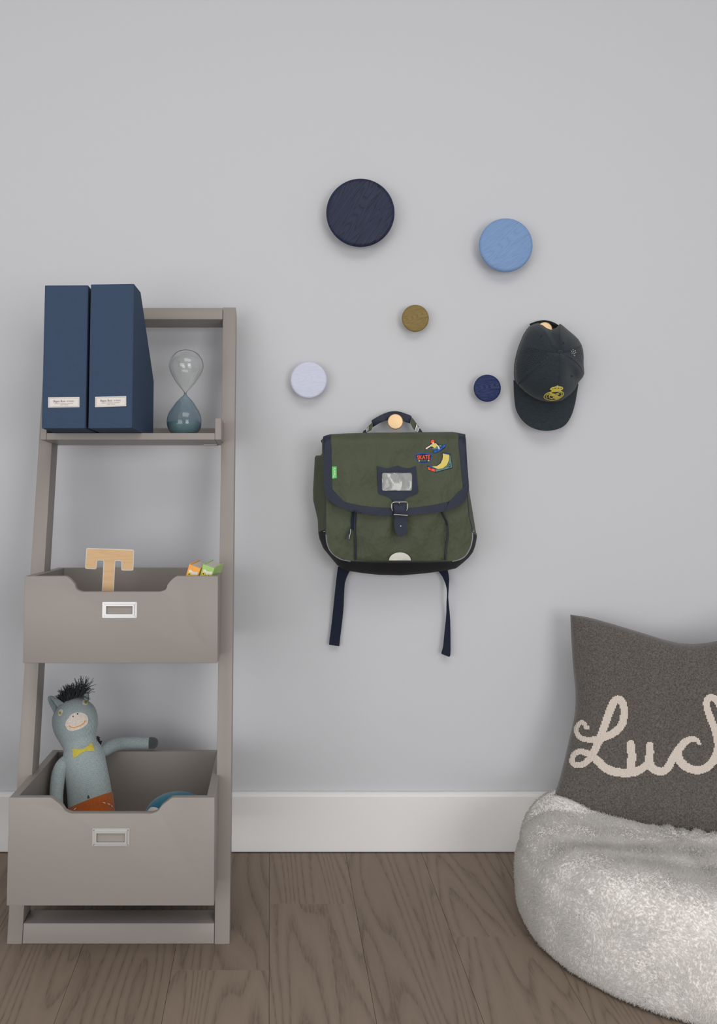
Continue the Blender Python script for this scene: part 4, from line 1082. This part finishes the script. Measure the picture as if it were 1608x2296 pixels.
mk('crest_crown', sheet(cw, cdep, .0005, .0006, step=4), M['crest'], crest, smooth=False)
for x, y, rx, ry in ((805, 450, 36, 11), (915, 450, 34, 11), (838, 412, 24, 8), (912, 406, 26, 8), (728, 468, 26, 9), (1002, 448, 22, 12)):
    mk('crest_gap', sheet(ellipse(*ze([(x, y)])[0], rx/14.62, ry/14.62, -.15, 10), cdep, .0002, .0011, step=0), M['capd'], crest, smooth=False)

# ---------------------------------------------------------------- pillow
TLc, TRc, BRc, BLc = (1279, 1378, 2.115), (1815, 1400, 1.985), (1800, 1945, 1.83), (1240, 1793, 2.025)
topc = cr([TLc, (1330, 1387, 2.10), (1430, 1416, 2.08), (1500, 1437, 2.065), (1550, 1444, 2.052), (1610, 1437, 2.038), (1720, 1412, 2.01), TRc], 8)
botc = cr([BLc, (1290, 1818, 2.00), (1345, 1846, 1.975), (1420, 1868, 1.95), (1520, 1885, 1.92), (1610, 1900, 1.895), (1710, 1920, 1.86), BRc], 8)
lefc = cr([TLc, (1281, 1430, 2.112), (1285, 1490, 2.105), (1290.5, 1556, 2.092), (1288, 1605, 2.08), (1276, 1660, 2.065), (1258, 1735, 2.045), BLc], 8)
rigc = cr([TRc, (1800, 1500, 1.96), (1785, 1650, 1.92), (1790, 1800, 1.88), BRc], 14)[:len(lefc)]
def at(curve, t):
    x = t*(len(curve)-1); i = min(int(x), len(curve)-2); f = x-i
    return np.array(curve[i])*(1-f)+np.array(curve[i+1])*f
def coons(u, v):
    c, d_, l, r = at(topc, u), at(botc, u), at(lefc, v), at(rigc, v)
    bl = (1-u)*(1-v)*np.array(TLc)+u*(1-v)*np.array(TRc)+(1-u)*v*np.array(BLc)+u*v*np.array(BRc)
    return (1-v)*c+v*d_+(1-u)*l+u*r-bl
NU, NV = 64, 56
fr, bk_ = [], []
for j in range(NV+1):
    for i in range(NU+1):
        u, v = i/NU, j/NV; q = coons(u, v); p = Vector(P(*q))
        e = (max(0, 16*u*(1-u)*v*(1-v)))**.42
        n_ = Vector((-.20, -.95, .22)).normalized()
        ru = .0022*math.sin(u*19+v*7)*math.sin(v*13-u*5)
        pf2 = p+n_*(.050*e+.004*(1 if e > 0 else 0)*min(1, e*4)+ru*e); pb2 = p-n_*(.045*e)
        pb2.y = min(pb2.y, -.0195); fr.append(tuple(pf2)); bk_.append(tuple(pb2))
n1 = (NU+1)*(NV+1)
Fc = []
for j in range(NV):
    for i in range(NU):
        a = j*(NU+1)+i; q = (a, a+1, a+NU+2, a+NU+1); Fc.append(q); Fc.append(tuple(x+n1 for x in reversed(q)))
bm = bmesh.new(); vs = [bm.verts.new(p) for p in fr+bk_]
for f in Fc: bm.faces.new([vs[i] for i in f])
bmesh.ops.remove_doubles(bm, verts=bm.verts, dist=1e-5); bmesh.ops.recalc_face_normals(bm, faces=bm.faces)
pm = bpy.data.meshes.new('pillow'); bm.to_mesh(pm); bm.free()
pil = link('knit_pillow', pm, M['pillow'], None, True, 0)
tag(pil, 'charcoal heather knit pillow with oat cursive lettering leaning on the wall', 'pillow')
# knitted lettering: stitches on a grid along the front of the pillow
zl = Z(4.757, 1270, 1530)
strokes = [([(228, 478), (205, 470), (196, 440), (165, 425), (128, 445), (106, 500), (122, 558), (175, 598), (255, 610), (345, 600), (440, 572), (535, 515), (600, 430), (616, 320), (604, 225), (558, 180), (505, 212), (458, 320), (420, 425), (372, 560), (318, 690), (272, 775), (222, 840), (165, 876), (105, 880), (62, 845), (72, 785), (118, 742), (185, 740), (268, 778), (340, 842), (425, 915), (520, 952), (620, 962), (720, 955), (790, 930)],
            [44, 46, 48, 50, 50, 52, 54, 58, 64, 76, 80, 84, 84, 80, 80, 86, 88, 86, 84, 84, 84, 78, 70, 64, 60, 58, 58, 60, 66, 78, 88, 92, 92, 92, 92, 84]),
           ([(688, 655), (694, 720), (698, 800), (690, 880), (690, 950)], [82, 88, 92, 96, 96]),
           ([(892, 668), (892, 740), (886, 820), (900, 890), (960, 938), (1030, 945), (1085, 905), (1125, 830), (1170, 755), (1225, 680), (1285, 622), (1345, 602), (1395, 616), (1420, 650)], [78, 86, 92, 92, 90, 86, 84, 84, 88, 86, 74, 60, 48, 36]),
           ([(790, 930), (840, 890), (880, 850)], [84, 80, 80]),
           ([(1190, 745), (1205, 820), (1260, 885), (1340, 925), (1420, 932), (1500, 905), (1565, 835), (1612, 730), (1618, 640), (1592, 520), (1550, 410), (1510, 300), (1496, 210), (1530, 160), (1590, 175), (1634, 240), (1660, 340), (1668, 450), (1660, 560), (1640, 680), (1632, 800), (1660, 890), (1720, 930), (1790, 905)],
            [84, 92, 92, 90, 88, 86, 84, 84, 84, 80, 78, 74, 72, 72, 76, 80, 80, 80, 80, 84, 84, 84, 84, 80])]
seg = []
for pts, wds in strokes:
    q = zl(pts); qq = cr([(x, y, w_/4.757) for (x, y), w_ in zip(q, wds)], 6); seg += qq
seg = np.array(seg)
cw_, ch_ = 2.7, 2.15
gx = np.arange(seg[:, 0].min()-12, seg[:, 0].max()+12, cw_); gy = np.arange(seg[:, 1].min()-12, seg[:, 1].max()+12, ch_)
pdp = dep_of(bvh_of(pil), 1.95)
V, Fc, idx = [], [], {}
def gv(i, j, off):
    k = (i, j, off)
    if k not in idx:
        x, y = gx[i], gy[j]+(ch_*.45 if i % 2 else 0)
        idx[k] = len(V); V.append(P(x, y, pdp(x, y)-off))
    return idx[k]
on = np.zeros((len(gx), len(gy)), bool)
for i in range(len(gx)-1):
    for j in range(len(gy)-1):
        c = np.array([gx[i]+cw_/2, gy[j]+ch_/2])
        on[i, j] = (np.hypot(seg[:, 0]-c[0], seg[:, 1]-c[1]) < seg[:, 2]/2).any()
for i in range(len(gx)-1):
    for j in range(len(gy)-1):
        if not on[i, j]: continue
        Fc.append((gv(i, j, .0012), gv(i+1, j, .0012), gv(i+1, j+1, .0012), gv(i, j+1, .0012)))
        for (di, dj, p, q) in ((-1, 0, (i, j), (i, j+1)), (1, 0, (i+1, j), (i+1, j+1)), (0, -1, (i, j), (i+1, j)), (0, 1, (i, j+1), (i+1, j+1))):
            if not on[i+di, j+dj]: Fc.append((gv(*p, .0012), gv(*q, .0012), gv(*q, -.0005), gv(*p, -.0005)))
lt = mk('lettering', (V, Fc), M['letter'], pil, sharp=60); lt['label'] = 'oat coloured knitted cursive lettering'

# ---------------------------------------------------------------- fleece pouf
pc = Vector((.868, -.358, 0))
def pouf(phi, s):
    """s: 0 = centre of the top .. 1 = floor contact"""
    prof = [(0, .185), (.10, .188), (.18, .195), (.235, .205), (.28, .204), (.315, .188), (.335, .155), (.342, .11), (.343, .06), (.339, .025), (.328, .005), (.29, .002)]
    x = s*(len(prof)-1); i = min(int(x), len(prof)-2); f = x-i
    p0, p1, p2, p3 = [prof[max(0, min(len(prof)-1, i+k))] for k in (-1, 0, 1, 2)]
    r, z = [.5*(2*p1[j]+(p2[j]-p0[j])*f+(2*p0[j]-5*p1[j]+4*p2[j]-p3[j])*f*f+(-p0[j]+3*p1[j]-3*p2[j]+p3[j])*f**3) for j in (0, 1)]
    lump = .010*math.sin(3*phi+1.0)+.006*math.sin(7*phi+2.2)+.004*math.sin(13*phi+.4)
    r *= 1+.35*lump*(1 if s > .3 else s/.3)
    bz = math.sin(min(1, s*1.3)*math.pi)
    z += bz*(.010*math.sin(2*phi-.6)+.005*math.sin(5*phi+1.1)+.002*math.sin(11*phi))*(1 if s < .8 else max(0, (1-s)/.2))
    # crease running round the front where the seat meets the side
    cz = .138+.018*math.sin(2*phi+.5)
    r -= .006*math.exp(-((z-cz)/.014)**2)*(.5+.5*math.sin(phi*1.5+4.2))
    z += .026*max(0, math.sin(phi))**2*math.exp(-((s-.36)/.16)**2)   # higher lip at the wall side
    return r, max(z, .001)
NP, NS = 160, 64
V = []
pil_bvh = bvh_of(pil)
for j in range(NS+1):
    for k in range(NP):
        phi = 2*math.pi*k/NP; r, z = pouf(phi, j/NS)
        x, y = pc.x+r*math.cos(phi), min(pc.y+r*math.sin(phi), -.018)
        h_ = pil_bvh.ray_cast(Vector((x, y, -1)), Vector((0, 0, 1)))[0]   # the pillow presses a dent into the seat
        if h_ is not None and j < NS*.75: z = max(.03, min(z, h_.z-.004))
        V.append((x, y, z))
Fc = [(j*NP+k, j*NP+(k+1) % NP, (j+1)*NP+(k+1) % NP, (j+1)*NP+k) for j in range(NS) for k in range(NP)]
Fc.append(tuple(range(NS*NP, (NS+1)*NP)))
pf0 = empty('fleece_pouf', (pc.x, pc.y, 0)); tag(pf0, 'round white fluffy fleece pouf on the floor under the grey pillow', 'pouf')
pbody = mk('cushion', (V, Fc), M['fleece'], pf0, sharp=0)
# pile
me = pbody.data; me.calc_loop_triangles()
tv = np.array([[list(me.vertices[i].co) for i in t.vertices] for t in me.loop_triangles])
vn = np.array([list(v.normal) for v in me.vertices]); ti = np.array([list(t.vertices) for t in me.loop_triangles])
ar = np.linalg.norm(np.cross(tv[:, 1]-tv[:, 0], tv[:, 2]-tv[:, 0]), axis=1)/2
cen = tv.mean(1)
wt = ar.copy(); wt[cen[:, 2] < .0015] = 0
wt *= np.where(cen[:, 1] > -.25, .35, 1.0)
NH = 210000
pick = rng.choice(len(wt), NH, p=wt/wt.sum())
r1, r2 = rng.random(NH), rng.random(NH); sq = np.sqrt(r1)
bw = np.stack([1-sq, sq*(1-r2), sq*r2], 1)[:, :, None]
root = (tv[pick]*bw).sum(1); nrm = (vn[ti[pick]]*bw).sum(1); nrm /= np.linalg.norm(nrm, axis=1)[:, None]
# tufts lean together locally
def field(p, f, ph): return np.sin(p[:, 0]*f+ph)*np.cos(p[:, 2]*f*1.2+ph*2)+np.sin(p[:, 1]*f*1.1+ph*3)
lean = np.stack([field(root, 60, .3), field(root, 70, 1.7), field(root, 55, 2.9)], 1)*.45+np.array([0, 0, -.45])+rng.normal(0, .35, (NH, 3))
lean -= nrm*(lean*nrm).sum(1)[:, None]
dirn = nrm*.55+lean
dirn /= np.linalg.norm(dirn, axis=1)[:, None]
ln = rng.uniform(.004, .0075, NH)*(1+.3*field(root, 45, .9)/2)
side = np.cross(dirn, nrm+rng.normal(0, .45, (NH, 3))); side /= np.linalg.norm(side, axis=1)[:, None]
wdh = rng.uniform(.0009, .0016, NH)[:, None]
flip = (np.cross(side, dirn)*nrm).sum(1) < 0; side[flip] *= -1   # every blade faces outwards
droop = rng.normal(0, .25, (NH, 3))+np.array([0, 0, -.25])
a = root-nrm*.001; b = root+dirn*ln[:, None]*.55; tip = b+(dirn+droop)/np.linalg.norm(dirn+droop, axis=1)[:, None]*ln[:, None]*.45
for arr in (b, tip):
    arr[:, 2] = np.maximum(arr[:, 2], .0008); arr[:, 1] = np.minimum(arr[:, 1], -.0175)
    # keep clear of the wall foot
s2 = np.cross(dirn, side)
VV = np.stack([a+side*wdh, a+(-.5*side+.866*s2)*wdh, a+(-.5*side-.866*s2)*wdh, tip], 1).reshape(-1, 3)
base = np.arange(NH)*4
loops = np.stack([base, base+1, base+3, base+1, base+2, base+3, base+2, base, base+3], 1).reshape(-1)
starts = np.arange(NH*3)*3
mf = bpy.data.meshes.new('fleece_pile')
mf.vertices.add(len(VV)); mf.vertices.foreach_set('co', VV.ravel().astype(np.float32))
mf.loops.add(len(loops)); mf.loops.foreach_set('vertex_index', loops.astype(np.int32))
mf.polygons.add(len(starts)); mf.polygons.foreach_set('loop_start', starts.astype(np.int32))
mf.update(calc_edges=True); mf.validate()
mf.polygons.foreach_set('use_smooth', [True]*len(mf.polygons))
nn = nrm+dirn*.12+rng.normal(0, .04, (NH, 3)); nn /= np.linalg.norm(nn, axis=1)[:, None]
mf.normals_split_custom_set_from_vertices(np.repeat(nn, 4, axis=0).tolist())
fo = link('fleece_pile', mf, M['fur'], pf0, smooth=False); fo['kind'] = 'stuff'
